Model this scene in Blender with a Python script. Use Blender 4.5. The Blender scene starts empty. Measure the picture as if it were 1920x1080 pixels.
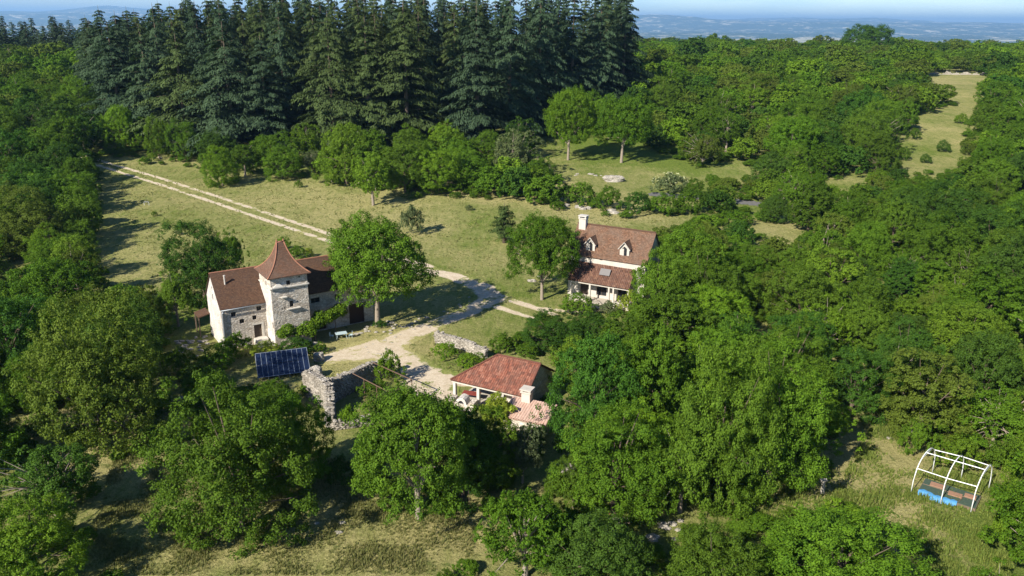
import bpy, bmesh, math, random
import numpy as np
from mathutils import Vector, Matrix, noise
R_ = math.radians
S = bpy.context.scene
COL = S.collection
# ---------------------------------------------------------------- camera
F, CAMH, HOR = 1500.0, 40.0, 38.0
PITCH = math.atan((540 - HOR) / F); ROLL = R_(0.5)
cp, sp = math.cos(PITCH), math.sin(PITCH)
FW = np.array([0, cp, -sp]); _r = np.array([1., 0, 0]); _u = np.array([0, sp, cp])
CR = _r * math.cos(ROLL) + _u * math.sin(ROLL); CU = -_r * math.sin(ROLL) + _u * math.cos(ROLL)
CC = np.array([0, 0, CAMH])
cam = bpy.data.objects.new('camera', bpy.data.cameras.new('camera')); COL.objects.link(cam)
cam.data.sensor_width = 36; cam.data.lens = F / 1920 * 36
cam.data.clip_start = 0.5; cam.data.clip_end = 120000
M = Matrix(((CR[0], CU[0], -FW[0], 0), (CR[1], CU[1], -FW[1], 0), (CR[2], CU[2], -FW[2], CAMH), (0, 0, 0, 1)))
cam.matrix_world = M
S.camera = cam
# ---------------------------------------------------------------- light
SUN_EL, SUN_AZ = R_(34), R_(41)          # shadows run 41 degrees right of straight ahead
W = bpy.data.worlds.new('World'); S.world = W; W.use_nodes = True
nt = W.node_tree; bg = nt.nodes['Background']
sky = nt.nodes.new('ShaderNodeTexSky'); sky.sky_type = 'NISHITA'; sky.sun_disc = False
sky.sun_elevation = SUN_EL; sky.sun_rotation = SUN_AZ + math.pi
sky.altitude = 300; sky.air_density = 1.0; sky.dust_density = 0.25; sky.ozone_density = 2.0
tc = nt.nodes.new('ShaderNodeTexCoord'); cn = nt.nodes.new('ShaderNodeTexNoise'); mpn = nt.nodes.new('ShaderNodeMapping'); mpn.inputs['Scale'].default_value = (1, 1, 7)
nt.links.new(tc.outputs['Generated'], mpn.inputs[0]); nt.links.new(mpn.outputs[0], cn.inputs['Vector']); cn.inputs['Scale'].default_value = 4; cn.inputs['Detail'].default_value = 6
cr = nt.nodes.new('ShaderNodeValToRGB'); nt.links.new(cn.outputs[0], cr.inputs[0]); cr.color_ramp.elements[0].position = .42; cr.color_ramp.elements[1].position = .75
cr.color_ramp.elements[0].color = (.74, .98, 1.38, 1); cr.color_ramp.elements[1].color = (1.1, 1.25, 1.45, 1)       # clear blue against thin high cloud
ml = nt.nodes.new('ShaderNodeMix'); ml.data_type = 'RGBA'; ml.blend_type = 'MULTIPLY'; ml.inputs[0].default_value = 1
nt.links.new(sky.outputs[0], ml.inputs[6]); nt.links.new(cr.outputs[0], ml.inputs[7]); sx = nt.nodes.new('ShaderNodeSeparateXYZ'); nt.links.new(tc.outputs['Generated'], sx.inputs[0]); cr2 = nt.nodes.new('ShaderNodeValToRGB'); nt.links.new(sx.outputs[2], cr2.inputs[0])
cr2.color_ramp.elements[0].position = .0; cr2.color_ramp.elements[1].position = .3; cr2.color_ramp.elements[0].color = (1.65, 1.65, 1.6, 1); cr2.color_ramp.elements[1].color = (1, 1, 1, 1)   # milky band of air above the horizon
ml2 = nt.nodes.new('ShaderNodeMix'); ml2.data_type = 'RGBA'; ml2.blend_type = 'MULTIPLY'; ml2.inputs[0].default_value = 1
nt.links.new(ml.outputs[2], ml2.inputs[6]); nt.links.new(cr2.outputs[0], ml2.inputs[7]); nt.links.new(ml2.outputs[2], bg.inputs[0]); bg.inputs[1].default_value = 0.05
sun = bpy.data.objects.new('sun', bpy.data.lights.new('sun', 'SUN')); COL.objects.link(sun)
sun.data.energy = 5.0; sun.data.angle = R_(0.5); sun.data.color = (1, .93, .82)
sd = Vector((math.sin(SUN_AZ) * math.cos(SUN_EL), math.cos(SUN_AZ) * math.cos(SUN_EL), -math.sin(SUN_EL)))
sun.rotation_euler = sd.to_track_quat('-Z', 'Y').to_euler()
S.view_settings.view_transform = 'Standard'; S.view_settings.look = 'None'
S.view_settings.exposure = 0.9; S.view_settings.gamma = 1
S.render.engine = 'CYCLES'
S.cycles.max_bounces = 6; S.cycles.diffuse_bounces = 2; S.cycles.transparent_max_bounces = 8
S.cycles.volume_bounces = 0

# ---------------------------------------------------------------- terrain function + projection
def sm(t):
    t = min(1, max(0, t)); return t * t * (3 - 2 * t)
def gz(x, y):
    z = 15 * sm((y - 105) / 300)
    k = sm((y - 115) / 80)
    z += k * (.8 * math.sin(x * .021 + 1) * math.sin(y * .017) + .35 * math.sin(x * .06 + y * .045))
    z += .10 * math.sin(x * .23 + 1.3) * math.sin(y * .19) * sm((70 - y) / 20 + .3)
    if y > 800:
        z += -225 * sm((y - 800) / 2200)
        n = noise.fractal(Vector((x / 2600, y / 2600, 3.1)), .9, 2.0, 6)
        far = sm((y - 1800) / 5000)
        z += far * (34 * n)
        r = noise.fractal(Vector((x / 9000, y / 7000, 8.1)), 1.0, 2.0, 4)
        z += sm((y - 9000) / 24000) * (240 + 330 * r) + sm((-x - 3000) / 12000) * sm((y - 12000) / 16000) * 90
    return z
def proj(x, y, z):
    d = np.array([x, y, z]) - CC; zc = d @ FW
    return 960 + F * (d @ CR) / zc, 540 - F * (d @ CU) / zc, zc
def at(px, py, z=None):                      # pixel of the photograph -> point on the ground (or on the plane z)
    r = FW + CR * (px - 960) / F - CU * (py - 540) / F
    zz = z if z is not None else 0.
    for i in range(30):
        p = CC + r * ((zz - CAMH) / r[2])
        if z is not None: return Vector(p)
        n = gz(p[0], p[1])
        if abs(n - zz) < .01: break
        zz += (n - zz) * .6
    return Vector((p[0], p[1], gz(p[0], p[1])))

# ---------------------------------------------------------------- object helpers
def tag(o, label=None, cat=None, group=None, kind=None):
    if label: o['label'] = label
    if cat: o['category'] = cat
    if group: o['group'] = group
    if kind: o['kind'] = kind
    return o
def empty(name, loc, rz=0, label=None, cat=None, group=None):
    o = bpy.data.objects.new(name, None); COL.objects.link(o); o.empty_display_size = .3
    o.location = loc; o.rotation_euler = (0, 0, rz); return tag(o, label, cat, group)
def mesh(name, V, Fc, mat, parent=None, smooth=False, uv=None, attr=None, loc=None, rz=0):
    me = bpy.data.meshes.new(name); me.from_pydata([tuple(v) for v in V], [], [tuple(f) for f in Fc])
    if uv:
        l = me.uv_layers.new(name='UVMap'); k = 0
        for f in uv:
            for c in f: l.data[k].uv = c; k += 1
    if attr:
        for n, vals in attr.items():
            a = me.attributes.new(n, 'FLOAT', 'POINT'); a.data.foreach_set('value', np.asarray(vals, dtype=np.float32))
    if smooth: me.polygons.foreach_set('use_smooth', [True] * len(me.polygons))
    if mat: me.materials.append(mat)
    me.update()
    o = bpy.data.objects.new(name, me); COL.objects.link(o)
    if parent: o.parent = parent
    if loc is not None: o.location = loc; o.rotation_euler = (0, 0, rz)
    return o
class MB:
    def __init__(s): s.V = []; s.F = []; s.U = []
    def add(s, V, Fs, U=None):
        n = len(s.V); s.V += [tuple(v) for v in V]; s.F += [tuple(i + n for i in f) for f in Fs]
        s.U += U if U else [[(0, 0)] * len(f) for f in Fs]
        return s
    def box(s, x0, x1, y0, y1, z0, z1, rz=0, c=None):
        V = [(x, y, z) for z in (z0, z1) for y in (y0, y1) for x in (x0, x1)]
        if rz:
            cx, cy = c if c else ((x0 + x1) / 2, (y0 + y1) / 2); a, b = math.cos(rz), math.sin(rz)
            V = [(cx + (x - cx) * a - (y - cy) * b, cy + (x - cx) * b + (y - cy) * a, z) for x, y, z in V]
        return s.add(V, [(0, 2, 3, 1), (4, 5, 7, 6), (0, 1, 5, 4), (2, 6, 7, 3), (0, 4, 6, 2), (1, 3, 7, 5)])
    def tube(s, pts, r, n=8, caps=True):
        pts = [Vector(p) for p in pts]; rs = r if isinstance(r, (list, tuple)) else [r] * len(pts)
        V = []; Fs = []
        for i, p in enumerate(pts):
            d = (pts[min(i + 1, len(pts) - 1)] - pts[max(i - 1, 0)]).normalized()
            a = d.orthogonal().normalized() if abs(d.z) > .95 else d.cross(Vector((0, 0, 1))).normalized()
            if i and a.dot(pa) < 0: a = -a
            pa = a; b = d.cross(a)
            for k in range(n):
                t = 2 * math.pi * k / n; V.append(p + (a * math.cos(t) + b * math.sin(t)) * rs[i])
        for i in range(len(pts) - 1):
            for k in range(n): Fs.append((i * n + k, i * n + (k + 1) % n, (i + 1) * n + (k + 1) % n, (i + 1) * n + k))
        if caps: Fs += [tuple(range(n))[::-1], tuple((len(pts) - 1) * n + k for k in range(n))]
        return s.add(V, Fs)
    def build(s, name, mat, parent=None, smooth=False, **k):
        return mesh(name, s.V, s.F, mat, parent, smooth, uv=s.U, **k)

# ---------------------------------------------------------------- materials
def mat(name):
    m = bpy.data.materials.new(name); m.use_nodes = True; t = m.node_tree
    b = t.nodes['Principled BSDF']; b.inputs['Specular IOR Level'].default_value = .25
    b.inputs['Roughness'].default_value = .85
    return m, t, b
def N(t, typ, **k):
    n = t.nodes.new('ShaderNode' + typ)
    for a, v in k.items():
        if a.startswith('i_'):
            key = a[2:]; n.inputs[int(key) if key.isdigit() else key].default_value = v
        else: setattr(n, a, v)
    return n
def ramp(t, src, stops, interp='LINEAR'):
    n = t.nodes.new('ShaderNodeValToRGB'); n.color_ramp.interpolation = interp; e = n.color_ramp.elements
    while len(e) < len(stops): e.new(.5)
    for q, (p, c) in zip(e, stops): q.position = p; q.color = (*c, 1) if len(c) == 3 else (c[0],) * 3 + (1,)
    t.links.new(src, n.inputs[0]); return n.outputs[0]
def mix(t, f, a, b, mode='MIX'):
    n = t.nodes.new('ShaderNodeMix'); n.data_type = 'RGBA'; n.blend_type = mode
    for i, v in ((0, f), (6, a), (7, b)):
        if hasattr(v, 'is_output'): t.links.new(v, n.inputs[i])
        else: n.inputs[i].default_value = v if i == 0 else (*v, 1)
    return n.outputs[2]
def mth(t, op, a, b=0.):
    n = t.nodes.new('ShaderNodeMath'); n.operation = op
    for i, v in ((0, a), (1, b)):
        if hasattr(v, 'is_output'): t.links.new(v, n.inputs[i])
        else: n.inputs[i].default_value = v
    return n.outputs[0]
def nz(t, co, scale, detail=4, rough=.6, dist=0.):
    n = N(t, 'TexNoise', i_Scale=scale, i_Detail=detail, i_Roughness=rough, i_Distortion=dist)
    t.links.new(co, n.inputs['Vector']); return n.outputs[0]
def bump(t, b, h, strength=.5, dist=.1):
    n = N(t, 'Bump', i_Strength=strength, i_Distance=dist); t.links.new(h, n.inputs['Height']); t.links.new(n.outputs[0], b.inputs['Normal'])
def plain(name, col, rough=.7, var=.15, scale=3., metal=0.):
    m, t, b = mat(name); co = N(t, 'TexCoord').outputs['Object']
    c = mix(t, nz(t, co, scale), tuple(v * (1 - var) for v in col), tuple(min(1, v * (1 + var)) for v in col))
    t.links.new(c, b.inputs['Base Color']); b.inputs['Roughness'].default_value = rough; b.inputs['Metallic'].default_value = metal
    return m
def leafmat(name, a, b_, trans=.3, warm=(.10, .12, .02)):
    m, t, b = mat(name)
    at_ = N(t, 'Attribute', attribute_name='tint').outputs['Fac']
    oi = N(t, 'ObjectInfo').outputs['Random']
    c = mix(t, at_, a, b_)
    c = mix(t, mth(t, 'MULTIPLY', oi, .32), c, warm)
    hv = N(t, 'HueSaturation', i_Saturation=1.0); t.links.new(c, hv.inputs['Color'])
    v = mth(t, 'ADD', mth(t, 'MULTIPLY', mth(t, 'FRACT', mth(t, 'MULTIPLY', oi, 37.)), .45), .8); t.links.new(v, hv.inputs['Value'])
    c = hv.outputs[0]
    t.links.new(c, b.inputs['Base Color']); b.inputs['Roughness'].default_value = .7; b.inputs['Specular IOR Level'].default_value = .12
    tr = N(t, 'BsdfTranslucent'); cc = mix(t, 1., c, (1.0, 1.15, .45), 'MULTIPLY'); t.links.new(cc, tr.inputs[0])
    ms = N(t, 'MixShader', i_0=trans); t.links.new(b.outputs[0], ms.inputs[1]); t.links.new(tr.outputs[0], ms.inputs[2])
    t.links.new(ms.outputs[0], t.nodes['Material Output'].inputs[0]); return m
LEAF = dict(
    mid=leafmat('leaf_mid', (.036, .095, .006), (.120, .225, .012)),
    bright=leafmat('leaf_bright', (.062, .14, .008), (.165, .275, .014)),
    dark=leafmat('leaf_dark', (.020, .065, .008), (.066, .155, .014)),
    olive=leafmat('leaf_olive', (.055, .095, .010), (.14, .195, .022)),
    yellow=leafmat('leaf_yellow', (.16, .22, .02), (.30, .36, .04)),
    grey=leafmat('leaf_grey', (.07, .10, .04), (.16, .20, .09)),
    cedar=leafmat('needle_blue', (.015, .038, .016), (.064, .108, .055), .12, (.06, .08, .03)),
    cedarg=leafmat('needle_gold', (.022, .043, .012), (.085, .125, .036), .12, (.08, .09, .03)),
    pine=leafmat('needle_pine', (.03, .06, .015), (.08, .13, .035), .15))
BARK = plain('bark', (.11, .085, .06), .95, .4, 6)
BARKL = plain('bark_pale', (.24, .20, .155), .95, .35, 6)

def grass_color(t, co):
    big = nz(t, co, .035, 5, .62, .4); med = nz(t, co, .22, 5, .7, .6); fine = nz(t, co, 2.3, 6, .8)
    mp = N(t, 'Mapping'); mp.inputs['Scale'].default_value = (1.2, .22, 1); mp.inputs['Rotation'].default_value = (0, 0, .6)
    t.links.new(co, mp.inputs[0]); streak = nz(t, mp.outputs[0], 1.1, 5, .75, .5)
    green = ramp(t, fine, [(.3, (.085, .135, .02)), (.7, (.20, .25, .05))])
    dry = ramp(t, fine, [(.3, (.25, .235, .08)), (.7, (.48, .43, .19))])
    a = N(t, 'Attribute', attribute_name='dry').outputs['Fac']
    f = mth(t, 'ADD', mth(t, 'MULTIPLY', big, 1.5), mth(t, 'MULTIPLY', med, .75))
    f = mth(t, 'ADD', f, mth(t, 'MULTIPLY', streak, .95))
    f = mth(t, 'ADD', mth(t, 'SUBTRACT', f, 1.60), mth(t, 'MULTIPLY', a, .55))
    f = ramp(t, mth(t, 'ADD', f, .38), [(.14, (0,)), (.72, (1,))])
    c = mix(t, f, green, dry)
    spk = ramp(t, nz(t, co, 9., 3, .8), [(.33, (.5,)), (.55, (1.,)), (.75, (1.3,))])
    wd = ramp(t, nz(t, co, .9, 3, .55, .6), [(.60, (0,)), (.68, (.65,))])
    c = mix(t, wd, c, (.075, .12, .022))
    return mix(t, 1., c, spk, 'MULTIPLY'), fine
m, t, b = mat('grass_ground'); co = N(t, 'NewGeometry').outputs['Position']
c, fine = grass_color(t, co); t.links.new(c, b.inputs['Base Color']); b.inputs['Roughness'].default_value = 1
hh = mth(t, 'ADD', fine, nz(t, co, .7, 4, .7)); bump(t, b, hh, .9, .35); GROUND = m; b.inputs['Specular IOR Level'].default_value = .05
m, t, b = mat('gravel'); co = N(t, 'NewGeometry').outputs['Position']
c, fine = grass_color(t, co)
cov = N(t, 'Attribute', attribute_name='cov').outputs['Fac']
n1 = nz(t, co, .9, 6, .75); n2 = nz(t, co, 5., 4, .8)
g = ramp(t, n2, [(.25, (.40, .325, .225)), (.5, (.60, .515, .385)), (.75, (.74, .655, .52))])
g = mix(t, ramp(t, n1, [(.35, (0,)), (.7, (.65,))]), g, (.34, .255, .15))
f = mth(t, 'ADD', cov, mth(t, 'MULTIPLY', mth(t, 'SUBTRACT', n1, .5), 2.2))
f = mth(t, 'ADD', f, mth(t, 'MULTIPLY', mth(t, 'SUBTRACT', n2, .5), .7))
isl = ramp(t, nz(t, co, .33, 5, .65, .5), [(.50, (0,)), (.60, (.9,))]); f = mth(t, 'SUBTRACT', f, isl)
t.links.new(mix(t, ramp(t, f, [(.28, (0,)), (.70, (1,))]), c, g), b.inputs['Base Color']); b.inputs['Roughness'].default_value = 1
b.inputs['Specular IOR Level'].default_value = .05
bump(t, b, n2, .6, .12); GRAVEL = m

def stonemat(name, c1, c2, c3, scale=2.2, mortar=.35):
    m, t, b = mat(name); co = N(t, 'TexCoord').outputs['Object']
    mp = N(t, 'Mapping'); mp.inputs['Scale'].default_value = (1, 1, 1.7); t.links.new(co, mp.inputs[0])
    wob = N(t, 'TexNoise', i_Scale=1.8); t.links.new(mp.outputs[0], wob.inputs['Vector'])
    va = N(t, 'VectorMath', operation='MULTIPLY_ADD'); t.links.new(wob.outputs['Color'], va.inputs[0]); va.inputs[1].default_value = (.35,) * 3; t.links.new(mp.outputs[0], va.inputs[2])
    v = N(t, 'TexVoronoi', i_Scale=scale, i_Randomness=.9); t.links.new(va.outputs[0], v.inputs['Vector'])
    v2 = N(t, 'TexVoronoi', feature='DISTANCE_TO_EDGE', i_Scale=scale, i_Randomness=.9); t.links.new(va.outputs[0], v2.inputs['Vector'])
    sep = N(t, 'SeparateColor'); t.links.new(v.outputs['Color'], sep.inputs[0])
    st = ramp(t, sep.outputs[0], [(0, c1), (.5, c2), (1, c3)])
    j = ramp(t, v2.outputs[0], [(.0, (mortar,)), (.09, (1,))])
    st = mix(t, 1., st, j, 'MULTIPLY')
    stain = ramp(t, nz(t, co, .55, 6, .7, .5), [(.38, (.72, .70, .68)), (.6, (1, 1, 1))])
    st = mix(t, .8, st, stain, 'MULTIPLY')
    t.links.new(st, b.inputs['Base Color']); b.inputs['Roughness'].default_value = .95
    bump(t, b, mth(t, 'ADD', v2.outputs[0], mth(t, 'MULTIPLY', nz(t, co, 7.), .4)), .7, .12); return m
STONE = stonemat('limestone_wall', (.47, .405, .32), (.58, .52, .435), (.66, .605, .52), 2.4, .55)
RENDER = stonemat('limewashed_wall', (.56, .52, .47), (.62, .58, .53), (.66, .63, .59), 1.9, .7)
DRYST = stonemat('dry_stone', (.25, .225, .185), (.35, .32, .27), (.46, .42, .36), 2.6, .4)
def tilemat(name, cols, uw=.18, vh=.28, weath=(.28, .24, .2), wf=.5):
    m, t, b = mat(name); uv = N(t, 'TexCoord').outputs['UV']
    br = N(t, 'TexBrick', i_Scale=1.0); br.inputs['Brick Width'].default_value = uw; br.inputs['Row Height'].default_value = vh
    br.inputs['Mortar Size'].default_value = .012; br.inputs['Color1'].default_value = (0, 0, 0, 1); br.inputs['Color2'].default_value = (1, 1, 1, 1)
    br.inputs['Mortar'].default_value = (.0, 0, 0, 1); t.links.new(uv, br.inputs['Vector'])
    c = ramp(t, br.outputs['Color'], [(i / (len(cols) - 1), q) for i, q in enumerate(cols)])
    c = mix(t, ramp(t, nz(t, uv, .5, 6, .75, .4), [(.40, (0,)), (.75, (wf,))]), c, weath)
    c = mix(t, ramp(t, nz(t, uv, 2.2, 5, .8), [(.45, (0,)), (.8, (.5,))]), c, tuple(v * .45 for v in cols[0]))
    t.links.new(c, b.inputs['Base Color']); b.inputs['Roughness'].default_value = .85
    bump(t, b, br.outputs['Fac'], -.6, .03); return m
T_BROWN = tilemat('brown_tiles', [(.068, .037, .022), (.10, .052, .030), (.14, .075, .042)], .2, .14, (.08, .055, .042), .6)
T_TOWER = tilemat('tower_tiles', [(.095, .05, .030), (.135, .066, .039), (.18, .095, .058)], .2, .14, (.12, .095, .075), .7)
T_HOUSE = tilemat('mottled_tiles', [(.095, .05, .029), (.145, .074, .042), (.21, .12, .075)], .22, .16, (.13, .10, .075), .8)
T_CANAL = tilemat('canal_tiles', [(.13, .05, .033), (.24, .08, .048), (.33, .145, .095)], .24, .38, (.13, .09, .07), .75)
T_PORCH = tilemat('porch_tiles', [(.085, .042, .027), (.135, .064, .040), (.20, .11, .07)], .24, .38, (.16, .11, .09), .5)
T_PINK = tilemat('pink_tiles', [(.44, .28, .21), (.50, .34, .27), (.56, .40, .32)], .24, .38, (.42, .33, .27), .5)
RIDGE = plain('ridge_tiles', (.28, .13, .08), .85, .3, 4)
WOODD = plain('weathered_wood', (.16, .12, .085), .9, .35, 5)
DOORM = plain('door_wood', (.075, .055, .04), .8, .3, 5)
DARK = plain('window_dark', (.02, .022, .025), .25, .2, 3)
PLAST = plain('white_plaster', (.48, .44, .38), .9, .3, 1.2)
SILL = plain('stone_trim', (.52, .49, .43), .9, .15, 3)
ZINC = plain('zinc_grey', (.26, .28, .30), .45, .15, 3, .3)
TUBEW = plain('white_tube', (.72, .74, .72), .35, .06, 3)
METB = plain('rusty_iron', (.12, .075, .05), .8, .4, 8)
ROCK = stonemat('limestone_rock', (.28, .26, .22), (.40, .37, .31), (.52, .48, .41), 3.2, .5)
FLOORC = plain('concrete_floor', (.42, .38, .31), .9, .15, 1.5)

# ---------------------------------------------------------------- ground
def sheet(name, ys, ss, x_of, material, kind='structure', attrf=None):
    V = []; A = []
    for y in ys:
        for s in ss:
            x = x_of(s, y); V.append((x, y, gz(x, y)))
            if attrf: A.append(attrf(x, y))
    n = len(ss); Fs = [(i * n + j, i * n + j + 1, (i + 1) * n + j + 1, (i + 1) * n + j) for i in range(len(ys) - 1) for j in range(n - 1)]
    o = mesh(name, V, Fs, material, smooth=True, attr={'dry': A} if attrf else None); o['kind'] = kind; return o
spots = []
for px, py, r, a in [(700, 625, 7, 1.0), (640, 660, 6, .8), (250, 850, 6, 1.1), (600, 960, 10, .5), (400, 1040, 9, .25), (870, 990, 4, 1), (1640, 870, 5, 1.3), (1560, 920, 4, 1.1), (1690, 960, 4, 1.0),
                     (1740, 1010, 4, .9), (1470, 940, 4, .7), (820, 660, 4, .8), (480, 740, 4, 1), (1000, 360, 10, .9), (930, 360, 8, .9), (1110, 390, 12, .8), (300, 480, 14, .4), (40, 470, 6, 1),
                     (600, 390, 25, .35), (850, 420, 22, .3), (1740, 240, 25, .5), (1460, 430, 10, .3), (130, 780, 5, 1), (1780, 150, 30, .7), (1200, 270, 20, -.6), (1100, 270, 20, -.6), (1700, 290, 15, -.2),
                     (1850, 1000, 5, -.9), (1780, 990, 3.5, -.5), (850, 670, 4, -.7), (980, 610, 8, -.2), (350, 600, 8, -.6), (700, 950, 6, -.3), (1350, 950, 4, .3)]:
    p = at(px, py); spots.append((p.x, p.y, r, a))
def dry(x, y):
    v = 0
    for a, b_, r, k in spots:
        d = ((x - a) ** 2 + (y - b_) ** 2) / (r * r)
        if d < 6: v += k * math.exp(-d)
    if y < 60: v -= .0
    return v
ys = [10]
while ys[-1] < 1000: ys.append(ys[-1] + max(.9, (ys[-1]) * .0085))
sheet('ground', ys, np.linspace(-1, 1, 170), lambda s, y: s * (y * .85 + 45), GROUND, attrf=dry)
# far country: woods and pale fields
m, t, b = mat('far_country'); co = N(t, 'NewGeometry').outputs['Position']
f1 = nz(t, co, .0011, 6, .7, .8); f2 = nz(t, co, .012, 4, .7); f3 = nz(t, co, .0045, 4, .7, .5)
wd = ramp(t, f2, [(.3, (.018, .035, .014)), (.7, (.05, .085, .03))])
fl = ramp(t, f3, [(.35, (.12, .17, .06)), (.5, (.40, .36, .2)), (.62, (.62, .57, .42))])
at_ = N(t, 'Attribute', attribute_name='dry').outputs['Fac']
msk = ramp(t, mth(t, 'ADD', mth(t, 'ADD', mth(t, 'MULTIPLY', f1, .6), mth(t, 'MULTIPLY', f3, .4)), mth(t, 'MULTIPLY', at_, .16)), [(.54, (0,)), (.57, (1,))])
t.links.new(mix(t, msk, wd, fl), b.inputs['Base Color']); b.inputs['Roughness'].default_value = 1; b.inputs['Specular IOR Level'].default_value = 0
FARM = m
ys2 = [ys[-1]]
while ys2[-1] < 60000: ys2.append(ys2[-1] * 1.018)
def faratt(x, y):
    v = 0
    for px, d, rx, ry, k in ((1450, 12300, 900, 900, 1.6), (1560, 13500, 800, 900, 1.3), (1860, 13000, 500, 500, 1.1), (60, 15500, 1200, 900, .6)):
        cx = (px - 960) / F * d
        v += k * math.exp(-((x - cx) / rx) ** 2 - ((y - d) / ry) ** 2)
    return v
sheet('hills', ys2, np.linspace(-1, 1, 260), lambda s, y: s * (y * .85 + 45), FARM, attrf=faratt)

# gravel drive and tracks: one draped sheet with a coverage value
def rib(pts, w, z=None):
    P = [at(*p) for p in pts]; return [(P[i].x, P[i].y, P[i + 1].x, P[i + 1].y, w[i], w[i + 1]) for i in range(len(P) - 1)]
TR = []
TR += rib([(120, 275), (187, 301), (300, 334), (400, 366), (520, 406), (600, 433), (660, 455), (740, 478), (800, 502)], [.55] * 7 + [.8, 1.4])
TR += rib([(120, 283), (187, 311), (300, 346), (400, 379), (520, 420), (600, 447), (657, 465), (730, 488), (800, 515)], [.55] * 7 + [.8, 1.4])
DRV = rib([(790, 505), (850, 518), (905, 540), (925, 560)], [1.2, 1.4, 1.8, 1.9])
DRV += rib([(925, 558), (880, 585), (820, 606), (760, 632), (690, 658), (620, 672)], [1.9, 1.4, 1.5, 1.8, 2.5, 1.6])
DRV += rib([(720, 655), (770, 690), (800, 715), (815, 745)], [2.2, 2.2, 2.6, 2.2])
DRV += rib([(780, 700), (870, 715)], [2.2, 1.4])
TR += rib([(920, 552), (980, 570), (1040, 590)], [.8, .7, .4]) + rib([(915, 570), (960, 585), (1010, 600)], [.8, .5, .3])
TR += rib([(1010, 578), (1080, 585), (1130, 578)], [.5, .6, .9])
def cover(x, y, L):
    best = -9.
    for x0, y0, x1, y1, w0, w1 in L:
        dx, dy = x1 - x0, y1 - y0; tt = max(0, min(1, ((x - x0) * dx + (y - y0) * dy) / (dx * dx + dy * dy)))
        d = math.hypot(x - x0 - dx * tt, y - y0 - dy * tt); w = w0 + (w1 - w0) * tt
        best = max(best, (w - d) / max(.6, w * .5) + .55 if w > 1.5 else (w - d) / .5 + .6)
    return best
def drape(name, L, x0, x1, y0, y1, st, mt, dz):
    nx, ny = int((x1 - x0) / st), int((y1 - y0) / st); idx = {}; V = []; A = []; D = []
    def inbox(x, y):
        for a, b_, c_, d, w0, w1 in L:
            m_ = max(w0, w1) * 2 + 1.2
            if min(a, c_) - m_ < x < max(a, c_) + m_ and min(b_, d) - m_ < y < max(b_, d) + m_: return True
        return False
    for j in range(ny):
        for i in range(nx):
            x, y = x0 + i * st, y0 + j * st
            if not inbox(x, y): continue
            c = cover(x, y, L)
            if c > -.45: idx[i, j] = len(V); V.append((x, y, gz(x, y) + dz)); A.append(min(1.2, c)); D.append(dry(x, y))
    Fs = [(idx[i, j], idx[i + 1, j], idx[i + 1, j + 1], idx[i, j + 1]) for (i, j) in idx if (i + 1, j) in idx and (i, j + 1) in idx and (i + 1, j + 1) in idx]
    o = mesh(name, V, Fs, mt, smooth=True, attr={'cov': A, 'dry': D}); o['kind'] = 'structure'; return o
drape('gravel_drive', DRV, -50, 30, 60, 150, .45, GRAVEL, .035)
drape('farm_track', TR, -190, 30, 95, 330, .32, GRAVEL, .028)
m, t, b = mat('old_asphalt'); co = N(t, 'NewGeometry').outputs['Position']
t.links.new(ramp(t, nz(t, co, 1.5, 5, .7), [(.3, (.10, .098, .095)), (.7, (.17, .165, .155))]), b.inputs['Base Color']); ASPH = m
drape('lane', rib([(1230, 365), (1330, 371), (1400, 380), (1480, 389), (1560, 398), (1640, 405)], [1.6] * 6), -20, 140, 120, 220, .8, ASPH, .04)

# ---------------------------------------------------------------- foliage prototypes (numpy)
def quads(name, P, Nn, size, tint, mt, asp=.75, tang=None, rng=None):
    n = len(P); Nn = Nn / np.linalg.norm(Nn, axis=1, keepdims=True)
    if tang is None: tang = rng.normal(size=(n, 3))
    T = tang - Nn * np.sum(tang * Nn, axis=1, keepdims=True); T /= np.linalg.norm(T, axis=1, keepdims=True) + 1e-9
    B = np.cross(Nn, T); s = size[:, None] * .5
    V = np.stack([P - T * s, P - B * s * asp + Nn * s * .25, P + T * s, P + B * s * asp + Nn * s * .25], 1).reshape(-1, 3)
    me = bpy.data.meshes.new(name); me.vertices.add(4 * n); me.vertices.foreach_set('co', V.astype(np.float32).ravel())
    me.loops.add(4 * n); me.loops.foreach_set('vertex_index', np.arange(4 * n, dtype=np.int32))
    me.polygons.add(n); me.polygons.foreach_set('loop_start', np.arange(0, 4 * n, 4, dtype=np.int32))
    me.polygons.foreach_set('loop_total', np.full(n, 4, dtype=np.int32))
    a = me.attributes.new('tint', 'FLOAT', 'POINT'); a.data.foreach_set('value', np.repeat(np.clip(tint, 0, 1), 4).astype(np.float32))
    me.update(calc_edges=True); me.materials.append(mt); return me
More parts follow.
